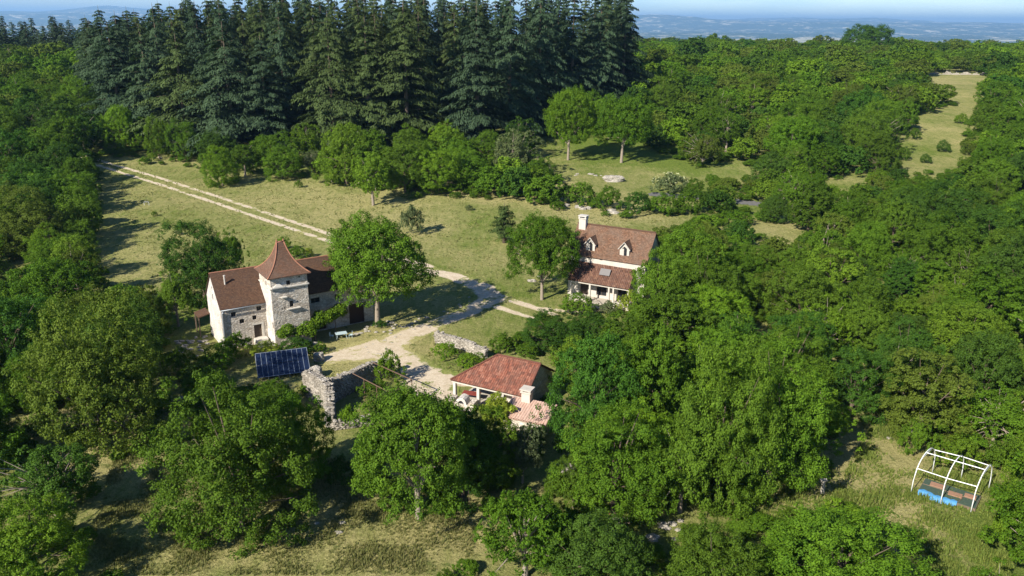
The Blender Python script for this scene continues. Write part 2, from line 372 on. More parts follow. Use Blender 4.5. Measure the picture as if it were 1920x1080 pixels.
def crown(seed, rx=4.6, rz=4.2, cz=6., npuff=80, nleaf=24000, leaf=.30, pr=(.19, .34), low=-.6, loose=.0, mt=None, fr=(.68, .95), lmp=.2):
    rng = np.random.default_rng(seed)
    k = np.arange(npuff) + .5; zz = 1 - (1 - low) * k / npuff; ph = k * 2.39996 + rng.uniform(0, 6)
    ho = np.where(zz > 0, np.sqrt(np.maximum(0, 1 - zz ** 2)), np.sqrt(np.maximum(0, 1 - np.abs(zz) ** 3.2))); D = np.stack([ho * np.cos(ph), ho * np.sin(ph), zz], 1)
    D += rng.normal(scale=.09, size=D.shape)
    q = rng.normal(size=(5, 3)) * 1.6; lump = 1 + lmp * np.sin(D @ q.T + rng.uniform(0, 6, 5)).sum(1) * .6
    f = rng.uniform(fr[0] - loose * .15, fr[1], npuff) * lump
    Cn = D * f[:, None] * np.array([rx, rx, rz]) + np.array([0, 0, cz])
    Rp = rng.uniform(pr[0], pr[1], npuff) * rx * (1 - .35 * loose)
    # inner puffs so that the crown is not hollow
    n2 = npuff // 4; Di = rng.normal(size=(n2, 3)); Di /= np.linalg.norm(Di, axis=1, keepdims=True)
    Cn = np.vstack([Cn, Di * rng.uniform(.15, .5, (n2, 1)) * np.array([rx, rx, rz]) + np.array([0, 0, cz])]); D = np.vstack([D, Di]); Rp = np.append(Rp, rng.uniform(.25, .34, n2) * rx)
    # sprays of leaves set round every puff, so that the crown breaks into lit tufts and dark gaps
    nsp = 15; K = len(Rp); sd_ = rng.normal(size=(K, nsp, 3)); sd_ /= np.linalg.norm(sd_, axis=2, keepdims=True)
    dt = np.sum(sd_ * D[:, None, :], 2); sd_ = np.where((dt < -.15)[..., None], -sd_, sd_)
    sc = Cn[:, None, :] + sd_ * (Rp[:, None] * rng.uniform(.55, 1.12, (K, nsp)))[..., None] * np.array([1, 1, .85])
    sr = Rp[:, None] * rng.uniform(.20, .38, (K, nsp)); sc = sc.reshape(-1, 3); sr = sr.ravel(); sdir = sd_.reshape(-1, 3); pid = np.repeat(np.arange(K), nsp)
    w = sr ** 1.7; cnt = rng.multinomial(nleaf, w / w.sum()); si = np.repeat(np.arange(len(sr)), cnt); idx = pid[si]
    d = rng.normal(size=(len(si), 3)); d /= np.linalg.norm(d, axis=1, keepdims=True)
    P = sc[si] + d * (sr[si] * rng.uniform(.45, 1.1, len(si)))[:, None] * np.array([1, 1, .75]) + sdir[si] * (sr[si] * rng.uniform(-.1, .35, len(si)))[:, None]
    d = d * .6 + sdir[si] * .6
    Nn = d * .75 + np.array([0, 0, .35]) + rng.normal(scale=.42, size=d.shape)
    tint = .25 * rng.random(len(Rp))[idx] + .3 * rng.random(len(sr))[si] + .45 * rng.random(len(idx))
    me = quads('crown', P, Nn, leaf * rng.uniform(.65, 1.3, len(idx)), tint, mt, .68, rng=rng)
    return me, Cn[:npuff], Rp
def trunk(seed, Cn, cz, rz, r0=.28, nl=14, mt=BARK, fork=.3):
    rng = random.Random(seed); b = MB(); z1 = cz - rz * .1
    top = Vector((rng.uniform(-.3, .3), rng.uniform(-.3, .3), z1))
    b.tube([(0, 0, -.4), (0, 0, .15), (top.x * .3, top.y * .3, z1 * .45), top, (top.x, top.y, cz + rz * .45)], [r0 * 1.5, r0 * 1.1, r0 * .85, r0 * .6, r0 * .15], 8)
    for c in rng.sample([Vector(c) for c in Cn], min(nl, len(Cn))):
        s = Vector((top.x * .6, top.y * .6, z1 * rng.uniform(fork, .95)))
        mid = s.lerp(c, .5) + Vector((rng.uniform(-.4, .4), rng.uniform(-.4, .4), rng.uniform(.1, .6)))
        b.tube([s, mid, c], [r0 * .42, r0 * .26, r0 * .07], 5, False)
    me_o = b.build('trunk', mt, smooth=True); me = me_o.data; bpy.data.objects.remove(me_o); return me
def cedar(seed, h=28., Lmax=8.2, lev=30, mt=None, nsp=190, up=.12, size=.72):
    rng = np.random.default_rng(seed); P = []; Nn = []; T = []; SZ = []; TI = []; b = MB()
    b.tube([(0, 0, -.5), (0, 0, h * .3), (0, 0, h * .7), (.1, 0, h)], [.5, .38, .2, .03], 8)
    for i in range(lev):
        z0 = 1.6 + (h - 2.2) * (i / lev) ** .92; nb = 6 if z0 < h * .8 else 5
        for k in range(nb):
            ph = rng.uniform(0, 2 * math.pi); f = 1 - z0 / h
            L = (Lmax * min(1, f * 1.25 + .05) ** .85) * rng.uniform(.5, 1.2) + .5
            if z0 < h * .15: L *= .85
            n = int(nsp * (L / Lmax) * 1.0) + 12; tt = rng.uniform(.03, 1, n) ** .8
            side = np.array([-math.sin(ph), math.cos(ph)]); out = np.array([math.cos(ph), math.sin(ph)])
            wd = .24 * L * np.sin(np.pi * np.clip(tt, 0, .97) ** .8) + .1; lat = rng.uniform(-1, 1, n) * wd
            zz = z0 + up * L * tt * rng.uniform(.6, 1.3) - (.36 * L) * tt ** 2.2 - np.abs(lat) * .35 + rng.normal(scale=.10, size=n)
            xy = out[None] * (tt * L)[:, None] + side[None] * lat[:, None]
            P.append(np.column_stack([xy, zz]))
            sgn = np.sign(lat); dirn = out[None] * 1.0 + side[None] * (sgn * .7)[:, None]
            T.append(np.column_stack([dirn, -.35 - .6 * tt]) + rng.normal(scale=.22, size=(n, 3)))
            Nn.append(np.column_stack([out[None] * (.35 + .5 * tt)[:, None] + side[None] * (sgn * .3)[:, None], np.full(n, .9)]) + rng.normal(scale=.28, size=(n, 3)))
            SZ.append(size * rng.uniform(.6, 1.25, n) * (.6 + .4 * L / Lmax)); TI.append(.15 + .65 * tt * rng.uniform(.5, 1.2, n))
            if k < 3: b.tube([(0, 0, z0 - .1), (out[0] * L * .5, out[1] * L * .5, z0 + up * L * .4 - .08 * L)], [.09, .04], 4, False)
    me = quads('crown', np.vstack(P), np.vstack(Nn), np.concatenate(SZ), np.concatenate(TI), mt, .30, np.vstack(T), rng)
    o = b.build('trunk', BARK, smooth=True); tm = o.data; bpy.data.objects.remove(o); return me, tm
class Proto: pass
PROT = {}
def mkproto(key, h, r, crown_me, trunk_me):
    p = Proto(); p.h, p.r, p.c, p.t = h, r, crown_me, trunk_me; PROT[key] = p
def bro(key, seed, rx, rz, cz, npf, nlf, leaf, **k):
    tk = {q: k.pop(q) for q in ('r0', 'nl', 'fork') if q in k}; tmt = k.pop('tmt', BARK)
    me, Cn, Rp = crown(seed, rx, rz, cz, npf, nlf, leaf, mt=LEAF['mid'], **k)
    co = np.empty(len(me.vertices) * 3, dtype=np.float32); me.vertices.foreach_get('co', co); co = co.reshape(-1, 3)
    h = float(np.percentile(co[:, 2], 99.7)); r = float(np.percentile(np.hypot(co[:, 0], co[:, 1]), 96))
    mkproto(key, h, r, me, trunk(seed, Cn, cz, rz, mt=tmt, **tk))
for i in range(5): bro(f'oak{i}', 10 + i, 4.6, 4.6, 4.9, 66, 48000, .18, low=-.85)              # dense, leafy to the ground
for i in range(2): bro(f'std{i}', 20 + i, 4.6, 4.0, 6.3, 84, 56000, .178, low=-.6, tmt=BARKL, fr=(.74, .98), lmp=.16)
bro('dense0', 25, 4.4, 5.0, 4.9, 92, 68000, .162, low=-.95, fr=(.74, .98), lmp=.16)
bro('dense1', 26, 4.6, 4.6, 4.6, 86, 66000, .162, low=-.95, fr=(.74, .98), lmp=.18)
for i in range(3): bro(f'loose{i}', 30 + i, 4.8, 4.3, 5.4, 80, 30000, .185, pr=(.13, .25), loose=1, low=-.8, tmt=BARKL)
for i in range(2): bro(f'tall{i}', 40 + i, 3.6, 5.5, 4.6, 76, 44000, .19, low=-.9)
for i in range(3): bro(f'bush{i}', 50 + i, 2.0, 1.7, 1.5, 26, 8500, .15, low=-.45, pr=(.22, .42), r0=.08, nl=8)
for i in range(4): bro(f'far{i}', 60 + i, 4.6, 4.4, 4.8, 44, 8500, .46, low=-.6)
bro('gnarl', 77, 4.8, 3.8, 4.4, 70, 26000, .19, pr=(.13, .24), loose=.6, low=-.8, tmt=BARKL, nl=60, r0=.22)
for i in range(4):
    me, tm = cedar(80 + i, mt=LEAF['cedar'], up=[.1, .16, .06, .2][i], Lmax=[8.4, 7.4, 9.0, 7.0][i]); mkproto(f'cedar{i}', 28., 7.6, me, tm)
me, tm = cedar(91, 8., 2.6, 20, LEAF['pine'], 60, .45, .42); mkproto('pine', 8., 2.5, me, tm)

TREES = []          # every placed tree: (x, y, r)
ntree = 0
def recolour(o, mt):
    o.material_slots[0].link = 'OBJECT'; o.material_slots[0].material = mt
def plant(key, x, y, h, r, colr, label, cat='tree', group=None, name='broadleaf_tree', z=None, rz=None, asp=1.):
    """one tree: an empty at the foot, a trunk and a crown"""
    global ntree; ntree += 1; p = PROT[key]
    rnd = random.Random(int(x * 97 + y * 131))
    e = empty(name, (x, y, gz(x, y) if z is None else z), rnd.uniform(0, 6.28) if rz is None else rz, label, cat, group)
    e.scale = (r / p.r, r / p.r * asp, h / p.h)
    for nm, me in (('trunk', p.t), ('crown', p.c)):
        o = bpy.data.objects.new(nm, me); COL.objects.link(o); o.parent = e
        if nm == 'crown': recolour(o, LEAF[colr])
    TREES.append((x, y, r)); return e
def by_px(px, base, top, wpx):
    """foot on the ground under a pixel; height and radius from the size seen there"""
    g = at(px, base); u, v, zc = proj(*g)
    lo, hi = .5, 60.
    for _ in range(30):
        m_ = (lo + hi) / 2
        if proj(g.x, g.y, g.z + m_)[1] > top: lo = m_
        else: hi = m_
    return g, lo, wpx / 2 * zc / F
def T_(key, px, base, top, wpx, colr, label, hs=.97, **k):
    g, h, r = by_px(px, base, top, wpx); return plant(key, g.x, g.y, h * hs, r, colr, label, **k)
# ---------------------------------------------------------------- buildings
def wallrect(mb, fn, a0, a1, z0, z1, holes, dep=.28):
    A = sorted({a0, a1, *[v for h in holes for v in (h[0] - h[2] / 2, h[0] + h[2] / 2)]})
    Z = sorted({z0, z1, *[v for h in holes for v in (h[1] - h[3] / 2, h[1] + h[3] / 2)]})
    for i in range(len(A) - 1):
        for j in range(len(Z) - 1):
            ca, cz = (A[i] + A[i + 1]) / 2, (Z[j] + Z[j + 1]) / 2
            if any(abs(ca - h[0]) < h[2] / 2 and abs(cz - h[1]) < h[3] / 2 for h in holes): continue
            mb.add([fn(A[i], Z[j], 0), fn(A[i + 1], Z[j], 0), fn(A[i + 1], Z[j + 1], 0), fn(A[i], Z[j + 1], 0)], [(0, 1, 2, 3)])
    for (a, z, w, h) in holes:
        x0, x1, y0, y1 = a - w / 2, a + w / 2, z - h / 2, z + h / 2
        c = [(x0, y0), (x1, y0), (x1, y1), (x0, y1)]
        for k in range(4):
            p, q = c[k], c[(k + 1) % 4]; mb.add([fn(*p, 0), fn(*q, 0), fn(*q, dep), fn(*p, dep)], [(0, 1, 2, 3)])
def pane(fn, h, dep, parent, name='window', mt=None, frame=None):
    a, z, w, hh = h; b = MB()
    b.add([fn(a - w / 2, z - hh / 2, dep), fn(a + w / 2, z - hh / 2, dep), fn(a + w / 2, z + hh / 2, dep), fn(a - w / 2, z + hh / 2, dep)], [(0, 1, 2, 3)])
    o = b.build(name, mt or DARK, parent)
    if frame:
        f = MB(); t_ = .05
        for (x0, x1, y0, y1) in ((a - w / 2, a - w / 2 + t_, z - hh / 2, z + hh / 2), (a + w / 2 - t_, a + w / 2, z - hh / 2, z + hh / 2), (a - w / 2, a + w / 2, z + hh / 2 - t_, z + hh / 2), (a - .02, a + .02, z - hh / 2, z + hh / 2)):
            V = [fn(x0, y0, dep - .03), fn(x1, y0, dep - .03), fn(x1, y1, dep - .03), fn(x0, y1, dep - .03)]; f.add(V, [(0, 1, 2, 3)])
        f.build('frame', frame, o)
    return o
def obox(mb, fn, a0, a1, z0, z1, d0, d1):
    V = [fn(a, z, d) for d in (d0, d1) for z in (z0, z1) for a in (a0, a1)]
    mb.add(V, [(0, 1, 3, 2), (4, 6, 7, 5), (0, 4, 5, 1), (2, 3, 7, 6), (0, 2, 6, 4), (1, 5, 7, 3)])
def slab(mb, P, th=.10, seg=1):
    """roof plane P = eave0, eave1, ridge1, ridge0 with uv in metres and a thickness"""
    P = [Vector(p) for p in P]; n = (P[1] - P[0]).cross(P[3] - P[0]).normalized(); n = n if n.z > 0 else -n
    ud = (P[1] - P[0]).normalized(); vd = n.cross(ud).normalized()
    uv = [((p - P[0]).dot(ud), (p - P[0]).dot(vd)) for p in P]
    V = P + [p - n * th for p in P]
    mb.add(V, [(0, 1, 2, 3), (7, 6, 5, 4), (0, 4, 5, 1), (1, 5, 6, 2), (2, 6, 7, 3), (3, 7, 4, 0)], [uv, uv[::-1]] + [[(.1, .1)] * 4] * 4)
def canal(mb, P, pitch=.24, amp=.045, th=.07, sag=0.):
    """corrugated slope of round tiles; P = eave0, eave1, ridge1, ridge0 (trapezoid allowed)"""
    P = [Vector(p) for p in P]; n = (P[1] - P[0]).cross(P[3] - P[0]).normalized(); n = n if n.z > 0 else -n
    L = (P[1] - P[0]).length; ud = (P[1] - P[0]) / L; vd = n.cross(ud); vd = vd if vd.z > 0 else -vd
    c = [((p - P[0]).dot(ud), (p - P[0]).dot(vd)) for p in P]
    umin, umax = min(q[0] for q in c), max(q[0] for q in c); vm = (c[2][1] + c[3][1]) / 2
    us = np.arange(umin, umax + .001, pitch / 6); rng = random.Random(int(L * 1000)); jit = [rng.uniform(-.03, .03) for _ in range(400)]
    rows = 12; V = []; UV = []; idx = {}
    def vmax(u):                                # top limit at u
        v = vm
        if c[3][0] > 0 and u < c[3][0]: v = vm * u / c[3][0]
        if c[2][0] < c[1][0] and u > c[2][0]: v = min(v, vm * (c[1][0] - u) / (c[1][0] - c[2][0]))
        return max(0, v)
    for i, u in enumerate(us):
        top = vmax(u)
        for j in range(rows + 1):
            v = top * j / rows; w = abs(math.sin(math.pi * u / pitch)); wob = jit[int(u / pitch) % 400] + .02 * math.sin(v * 3 + u)
            d = amp * (w ** .7) + wob * .25 - sag * math.sin(math.pi * min(1, max(0, u / L))) * math.sin(math.pi * min(1, v / max(vm, .1)))
            p = P[0] + ud * u + vd * (v - (.05 * (1 - w) if j == 0 else 0)) + n * d
            idx[i, j] = len(V); V.append(p); UV.append((u, v))
    Fs = []; FU = []
    for i in range(len(us) - 1):
        for j in range(rows):
            f = (idx[i, j], idx[i + 1, j], idx[i + 1, j + 1], idx[i, j + 1]); Fs.append(f); FU.append([UV[q] for q in f])
    mb.add(V, Fs, FU)
    m_ = MB(); 
    Q = [p - n * .02 for p in P]; V = Q + [p - n * th for p in Q]
    mb.add(V, [(7, 6, 5, 4), (0, 4, 5, 1), (1, 5, 6, 2), (2, 6, 7, 3), (3, 7, 4, 0)])

# ---- the tower house
TH = R_(33.5); e = empty('tower_house', (-36.3, 93.6, 0), TH, 'pale limestone house with square dovecote tower, bell-shaped red roof and brown-tiled wings', 'house')
HOUSE = e
DP, EV, RD, TU, TW, TWD, TD, THH = 6.9, 5.7, 9.2, 5.6, -3.0, 4.7, 4.7, 9.55
WU = 20.4            # right end of the long wing
fn_front = lambda a, z, d: (a, d, z)
fn_left = lambda a, z, d: (d, a, z)
fn_right = lambda a, z, d: (WU - d, a, z)
fn_back = lambda a, z, d: (a, DP - d, z)
hf = [(1.5, 4.55, .62, .62), (4.7, 4.75, .62, .6), (2.45, 3.45, .6, .6), (4.05, 3.62, .55, .6), (4.35, 1.75, 1.0, 1.75)]
hw = [(12.2, 4.45, 1.25, .72), (15.3, 4.4, .8, .7), (17.9, 1.5, 2.2, 2.9), (19.6, 4.2, .6, .7), (12.9, 1.3, 1.1, 2.3)]
hl = [(3.4, 5.9, .22, .75), (3.3, 3.4, .22, .75), (2.2, 7.0, .2, .35)]
b = MB(); wallrect(b, fn_front, 0, TU + TWD, -1, EV, hf); wallrect(b, fn_left, 0, DP, -1, EV, [hl[1]])
wallrect(b, fn_back, 0, WU, -1, EV, []); wallrect(b, fn_right, 0, DP, -1, EV, [])
for u, s in ((0, 1), (WU, -1)):
    b.add([(u, 0, EV), (u, DP, EV), (u, DP / 2, RD - .05)], [(0, 1, 2)])
wall = b.build('wall', STONE, e)
b = MB(); wallrect(b, fn_front, TU + TWD, WU, -1, EV, hw); b.build('wing_wall', STONE, e)
b = MB(); obox(b, fn_left, 3.28, 3.52, 5.85, 6.6, -.04, .1); b.build('slit', DARK, e)
b = MB(); obox(b, fn_left, 3.3, 3.5, 7.3, 7.6, -.04, .1); b.build('slit', DARK, e)
# lime-washed skin of the gable end
b = MB(); obox(b, fn_left, .25, DP - .05, -1, EV - .15, -.03, 0.02); b.build('render_patch', RENDER, e)
b = MB(); 
V = [(-.025, .02, EV - .15), (-.025, DP - .02, EV - .15), (-.025, DP / 2, RD - .22), (.02, .02, EV - .15), (.02, DP - .02, EV - .15), (.02, DP / 2, RD - .22)]
b.add(V, [(0, 1, 2), (3, 5, 4), (0, 2, 5, 3), (1, 4, 5, 2), (0, 3, 4, 1)]); b.build('gable_render', RENDER, e)
for h in hf[:4]: pane(fn_front, h, .26, e, frame=WOODD)
d = pane(fn_front, hf[4], .2, e, 'door', DOORM); bb = MB(); obox(bb, fn_front, 4.66, 4.72, 1.7, 1.85, .12, .19); bb.build('handle', METB, d)
b = MB(); obox(b, fn_front, 4.9, 5.12, .85, 2.7, -.04, .1); obox(b, fn_front, 3.7, 5.12, 2.64, 2.85, -.041, .1); b.build('door_surround', SILL, e)
b = MB(); obox(b, fn_front, 3.7, 5.3, .0, .86, -1.0, -.002); obox(b, fn_front, 3.9, 5.3, -.4, .5, -1.6, -1.0); b.build('doorstep', SILL, e)
for h in (hw[0], hw[1], hw[3]): pane(fn_front, h, .26, e, frame=WOODD)
pane(fn_front, hw[2], .15, e, 'barn_door', plain('barn_door_wood', (.05, .03, .02), .85, .35, 6)); pane(fn_front, hw[4], .2, e, 'door', DOORM)
b = MB(); obox(b, fn_front, -.05, TU, EV - .3, EV - .02, -.14, 0); b.build('cornice', SILL, e)
b = MB(); obox(b, fn_front, TU + TWD, WU + .05, EV - .3, EV - .02, -.14, 0); b.build('cornice', SILL, e)
# roofs
dz = (RD - EV) / (DP / 2); ov = .32
b = MB(); slab(b, [(-.15, -ov, EV - ov * dz + .14), (WU + .2, -ov, EV - ov * dz + .14), (WU + .2, DP / 2, RD + .14), (-.15, DP / 2, RD + .14)])
slab(b, [(WU + .2, DP + ov, EV - ov * dz + .14), (-.15, DP + ov, EV - ov * dz + .14), (-.15, DP / 2, RD + .14), (WU + .2, DP / 2, RD + .14)])
rf = b.build('roof', T_BROWN, e)
b = MB(); b.tube([(-.18, DP / 2, RD + .13)] + [(x, DP / 2, RD + .13 - .05 * math.sin((x) / WU * 3.14) + .012 * (i % 2)) for i, x in enumerate(np.arange(.3, WU, .42))] + [(WU + .2, DP / 2, RD + .13)], .10, 8); b.build('ridge_cap', RIDGE, rf)
b = MB(); zc_ = EV + 2.35 * dz; b.tube([(1.35, 2.15, EV + 2.1 * dz - .1), (1.35, 2.15, EV + 2.15 * dz + 1.15)], .10, 10); b.tube([(1.35, 2.15, EV + 2.15 * dz + 1.15), (1.35, 2.15, EV + 2.15 * dz + 1.3)], .14, 10); b.build('flue_pipe', PLAST, rf)
b = MB(); b.tube([(.25, -.35, EV - .5), (.12, -.16, EV - .75), (.1, -.13, 3), (.1, -.13, -.5)], .13, 10); b.tube([(-.1, -.42, EV - .28), (TU - .1, -.42, EV - .32)], .075, 8); b.build('drainpipe', ZINC, e, True)
# tower
tf = lambda a, z, d: (TU + a, TW + d, z)
tl = lambda a, z, d: (TU + d, TW + a, z)
tr_ = lambda a, z, d: (TU + TWD - d, TW + a, z)
tb = lambda a, z, d: (TU + a, TW + TD - d, z)
th_ = [(2.25, 8.5, .5, .6), (2.45, 5.65, .5, .8), (3.7, 9.05, .2, .2), (1.2, 5.2, .17, .22), (1.55, 5.25, .17, .22), (3.25, 5.85, .17, .17), (3.6, 5.88, .17, .17), (4.25, 7.6, .17, .17), (.6, 5.85, .15, .15)]
tlh = [(1.9, 8.3, .3, .7), (.42, 3.1, .4, .8)]
b = MB(); wallrect(b, tf, 0, TWD, -1, THH, th_); wallrect(b, tl, 0, TD, -1, THH, tlh); wallrect(b, tr_, 0, TD, -1, THH, []); wallrect(b, tb, 0, TWD, 5, THH, [])
tw = b.build('tower_wall', STONE, e)
b = MB(); obox(b, tl, .02, 3.0, -1, 2.65, -.025, .02); obox(b, tl, .66, 3.0, 2.655, 3.55, -.025, .02); obox(b, tl, .02, 4.6, 3.56, 7.7, -.025, .02); b.build('render_patch', RENDER, tw)
for h in th_[:2]: pane(tf, h, .25, tw, frame=WOODD)
for h in th_[2:]: pane(tf, h, .2, tw, 'pigeon_hole')
for h in tlh: pane(tl, h, .22, tw)
b = MB(); obox(b, tf, -.16, TWD + .16, 7.93, 8.07, -.2, 0); obox(b, tl, -.2, TD, 7.935, 8.065, -.16, 0); obox(b, tr_, -.2, TD, 7.935, 8.065, -.16, 0); b.build('cornice', SILL, tw)
b = MB(); obox(b, tf, .0, 1.7, 8.08, 8.2, -.34, 0)
b.add([tf(.25, 8.22, -.3), tf(1.55, 8.22, -.3), tf(.9, 8.72, -.02), tf(.25, 8.22, 0), tf(1.55, 8.22, 0)], [(0, 1, 2), (0, 2, 3), (1, 4, 2)]); b.build('landing_ledge', SILL, tw)
b = MB(); obox(b, tf, 1.1, 1.85, 6.72, 6.84, -.42, 0); b.build('landing_ledge', SILL, tw)
b = MB(); obox(b, tf, 1.75, 3.5, 5.02, 5.12, -.3, 0); b.build('window_sill', SILL, tw)
# bell roof of the tower
cx, cy = TU + TWD / 2, TW + TD / 2
prof = [(0, 1.0), (.055, .89), (.13, .765), (.22, .64), (.33, .51), (.46, .385), (.6, .275), (.75, .175), (.9, .085), (1, .03)]
HW, RH, RL = TWD / 2 + .42, 3.75, .38; z0 = THH - .05
rings = [[(cx + sx * (HW * w + RL * (t_ ** 2)), cy + sy * HW * w, z0 + RH * t_) for sx, sy in ((-1, -1), (1, -1), (1, 1), (-1, 1))] for t_, w in prof]
b = MB(); acc = 0
for i in range(len(rings) - 1):
    seg = (Vector(rings[i + 1][0]) - Vector(rings[i][0])).length
    for k in range(4):
        A, B_, C_, D_ = rings[i][k], rings[i][(k + 1) % 4], rings[i + 1][(k + 1) % 4], rings[i + 1][k]
        la = (Vector(A) - Vector(B_)).length / 2; lb = (Vector(C_) - Vector(D_)).length / 2
        b.add([A, B_, C_, D_], [(0, 1, 2, 3)], [[(-la + 10 * k, acc), (la + 10 * k, acc), (lb + 10 * k, acc + seg), (-lb + 10 * k, acc + seg)]])
    acc += seg
b.add(rings[0] + [(x, y, z - .1) for x, y, z in rings[0]], [(0, 4, 5, 1), (1, 5, 6, 2), (2, 6, 7, 3), (3, 7, 4, 0), (4, 7, 6, 5)]); b.add(rings[-1], [(0, 1, 2, 3)])
tr = b.build('tower_roof', T_TOWER, e)
b = MB()
for k in range(4): b.tube([rings[i][k] for i in range(len(rings))], .085, 7)
b.tube([(cx - RL - .1, cy, z0 + RH + .02), (cx + RL + .1, cy, z0 + RH + .02)], .12, 8); b.build('hip_tiles', RIDGE, tr, True)
for s in (-1, 1):
    b = MB(); b.tube([(cx + s * (RL + .05), cy, z0 + RH), (cx + s * (RL + .05), cy, z0 + RH + .18), (cx + s * (RL + .05), cy, z0 + RH + .42)], [.1, .13, .02], 8); b.build('finial', RIDGE, tr, True)
# small lean-to at the back-left corner
b = MB(); slab(b, [(-1.6, 6.2, 2.75), (-.04, 6.2, 3.1), (-.04, 8.6, 3.15), (-1.6, 8.6, 2.8)], .12); lt = b.build('roof', T_BROWN, None)
le = empty('lean_to', (-36.3, 93.6, 0), TH, 'small dark lean-to canopy on posts at the left back corner of the tower house', 'lean-to'); lt.parent = le
for y in (6.4, 8.4):
    b = MB(); b.box(-1.55, -1.4, y, y + .15, -.5, 2.72); b.build('post', WOODD, le)
def hw_(u, w, z=None):                                   # tower-house frame -> world
    c, s = math.cos(TH), math.sin(TH); x, y = -36.3 + u * c - w * s, 93.6 + u * s + w * c
    return Vector((x, y, gz(x, y) if z is None else z))

# ---- the farmhouse with dormers and porch
T2 = R_(-27.6); e = empty('porch_house', (8.63, 114.1, .35), T2, 'farmhouse with mottled red roof, two white dormers, white chimney and an open tiled porch', 'house')
PD, L2, E1, E2, E3, RH2, D2, U0, U1 = 2.2, 9.4, 2.95, 5.25, 6.3, 10.1, 7.2, -1.2, 10.9
f2 = lambda a, z, d: (a, PD + d, z); g2 = lambda a, z, d: (U0 + d, PD + a, z); r2 = lambda a, z, d: (U1 - d, PD + a, z)
hs2 = [(1.5, 1.3, 1.3, 2.3), (4.3, 1.4, 1.6, 2.0), (7.6, 1.25, 1.4, 2.4), (4.0, 6.0, .45, .2), (1.9, 6.0, .45, .2)]
b = MB(); wallrect(b, f2, U0, U1, -1, E3, hs2); wallrect(b, g2, 0, D2, -1, E3, []); wallrect(b, r2, 0, D2, -1, E3, [])
wallrect(b, lambda a, z, d: (a, PD + D2 - d, z), U0, U1, -1, E3, [])
for u in (U0, U1): b.add([(u, PD, E3), (u, PD + D2, E3), (u, PD + D2 / 2, RH2 - .1)], [(0, 1, 2)])
b.build('wall', PLAST, e)
pane(f2, hs2[0], .2, e, 'door', DOORM); pane(f2, hs2[1], .2, e, frame=WOODD); pane(f2, hs2[2], .2, e, 'door', DARK)
for h in hs2[3:]: pane(f2, h, .15, e, 'window')
dz2 = (RH2 - E3) / (D2 / 2); b = MB(); ov = .25
P0 = [(U0 - .2, PD - ov, E3 - ov * dz2 + .13), (U1 + .2, PD - ov, E3 - ov * dz2 + .13), (U1 + .2, PD + D2 / 2, RH2 + .1), (U0 - .2, PD + D2 / 2, RH2 + .1)]
slab(b, P0); slab(b, [(U1 + .2, PD + D2 + ov, E3 - ov * dz2 + .13), (U0 - .2, PD + D2 + ov, E3 - ov * dz2 + .13), (U0 - .2, PD + D2 / 2, RH2 + .1), (U1 + .2, PD + D2 / 2, RH2 + .1)])
rf = b.build('roof', T_HOUSE, e)
b = MB(); b.tube([(x, PD + D2 / 2, RH2 + .12 + .015 * (i % 2)) for i, x in enumerate(np.arange(U0 - .2, U1 + .25, .4))], .13, 7); b.build('ridge_cap', T_HOUSE, rf)
ch = MB(); ch.box(U0 + .25, U0 + 1.35, PD + D2 / 2 - .75, PD + D2 / 2 + .15, RH2 - 1.2, RH2 + 1.0); cho = ch.build('chimney', PLAST, rf)
b = MB(); b.box(U0 + .15, U0 + 1.45, PD + D2 / 2 - .85, PD + D2 / 2 + .25, RH2 + 1.0, RH2 + 1.1)
for a in (U0 + .2, U0 + 1.2):
    for c_ in (PD + D2 / 2 - .8, PD + D2 / 2 + .05): b.box(a, a + .18, c_, c_ + .15, RH2 + 1.1, RH2 + 1.35)
b.box(U0 + .12, U0 + 1.48, PD + D2 / 2 - .88, PD + D2 / 2 + .28, RH2 + 1.35, RH2 + 1.47); b.build('chimney_cap', SILL, cho)
for du in (2.0, 7.4):                                     # dormers
    yb = PD + .55; zb = E3 + .55 * dz2 + .12; w = .72; hb = 1.15; pk = .85
    b = MB(); yr = yb + (hb + pk) / dz2 + .35; ye = yb + hb / dz2
    b.add([(du - w, yb, zb - .3), (du + w, yb, zb - .3), (du + w, yb, zb + hb), (du, yb, zb + hb + pk), (du - w, yb, zb + hb), (du - w, ye, zb + hb), (du + w, ye, zb + hb), (du - w, yb + .02, zb - .3), (du + w, yb + .02, zb - .3)],
          [(0, 1, 2, 3, 4), (0, 4, 5), (1, 6, 2)]); dm = b.build('dormer', PLAST, rf)
    b = MB(); b.box(du - .36, du + .36, yb - .03, yb - .004, zb, zb + 1.05); b.add([(du - .36, yb - .02, zb + 1.05), (du + .36, yb - .02, zb + 1.05), (du, yb - .02, zb + 1.35)], [(0, 1, 2)]); b.build('window', DARK, dm)
    b = MB(); b.box(du - .34, du - .07, yb - .09, yb - .032, zb - .02, zb + 1.0, R_(14)); b.build('shutter', PLAST, dm)
    b = MB()
    for s in (-1, 1): slab(b, [(du + s * (w + .2), yb - .25, zb + hb - .2), (du, yb - .25, zb + hb + pk + .05), (du, yr, zb + hb + pk + .05), (du + s * (w + .2), ye + .2, zb + hb - .2)], .07)
    b.build('dormer_roof', T_HOUSE, dm)
    b = MB()
    for s in (-1, 1): b.tube([(du + s * (w + .2), yb - .27, zb + hb - .26), (du, yb - .27, zb + hb + pk)], .065, 4)
    b.build('bargeboard', PLAST, dm)
b = MB(); canal(b, [(-.2, -.3, E1), (L2 + .1, -.3, E1 - .05), (L2 + .1, PD - .01, E2), (-.2, PD - .01, E2)], .27, .10, .08); pr = b.build('porch_roof', T_PORCH, e)
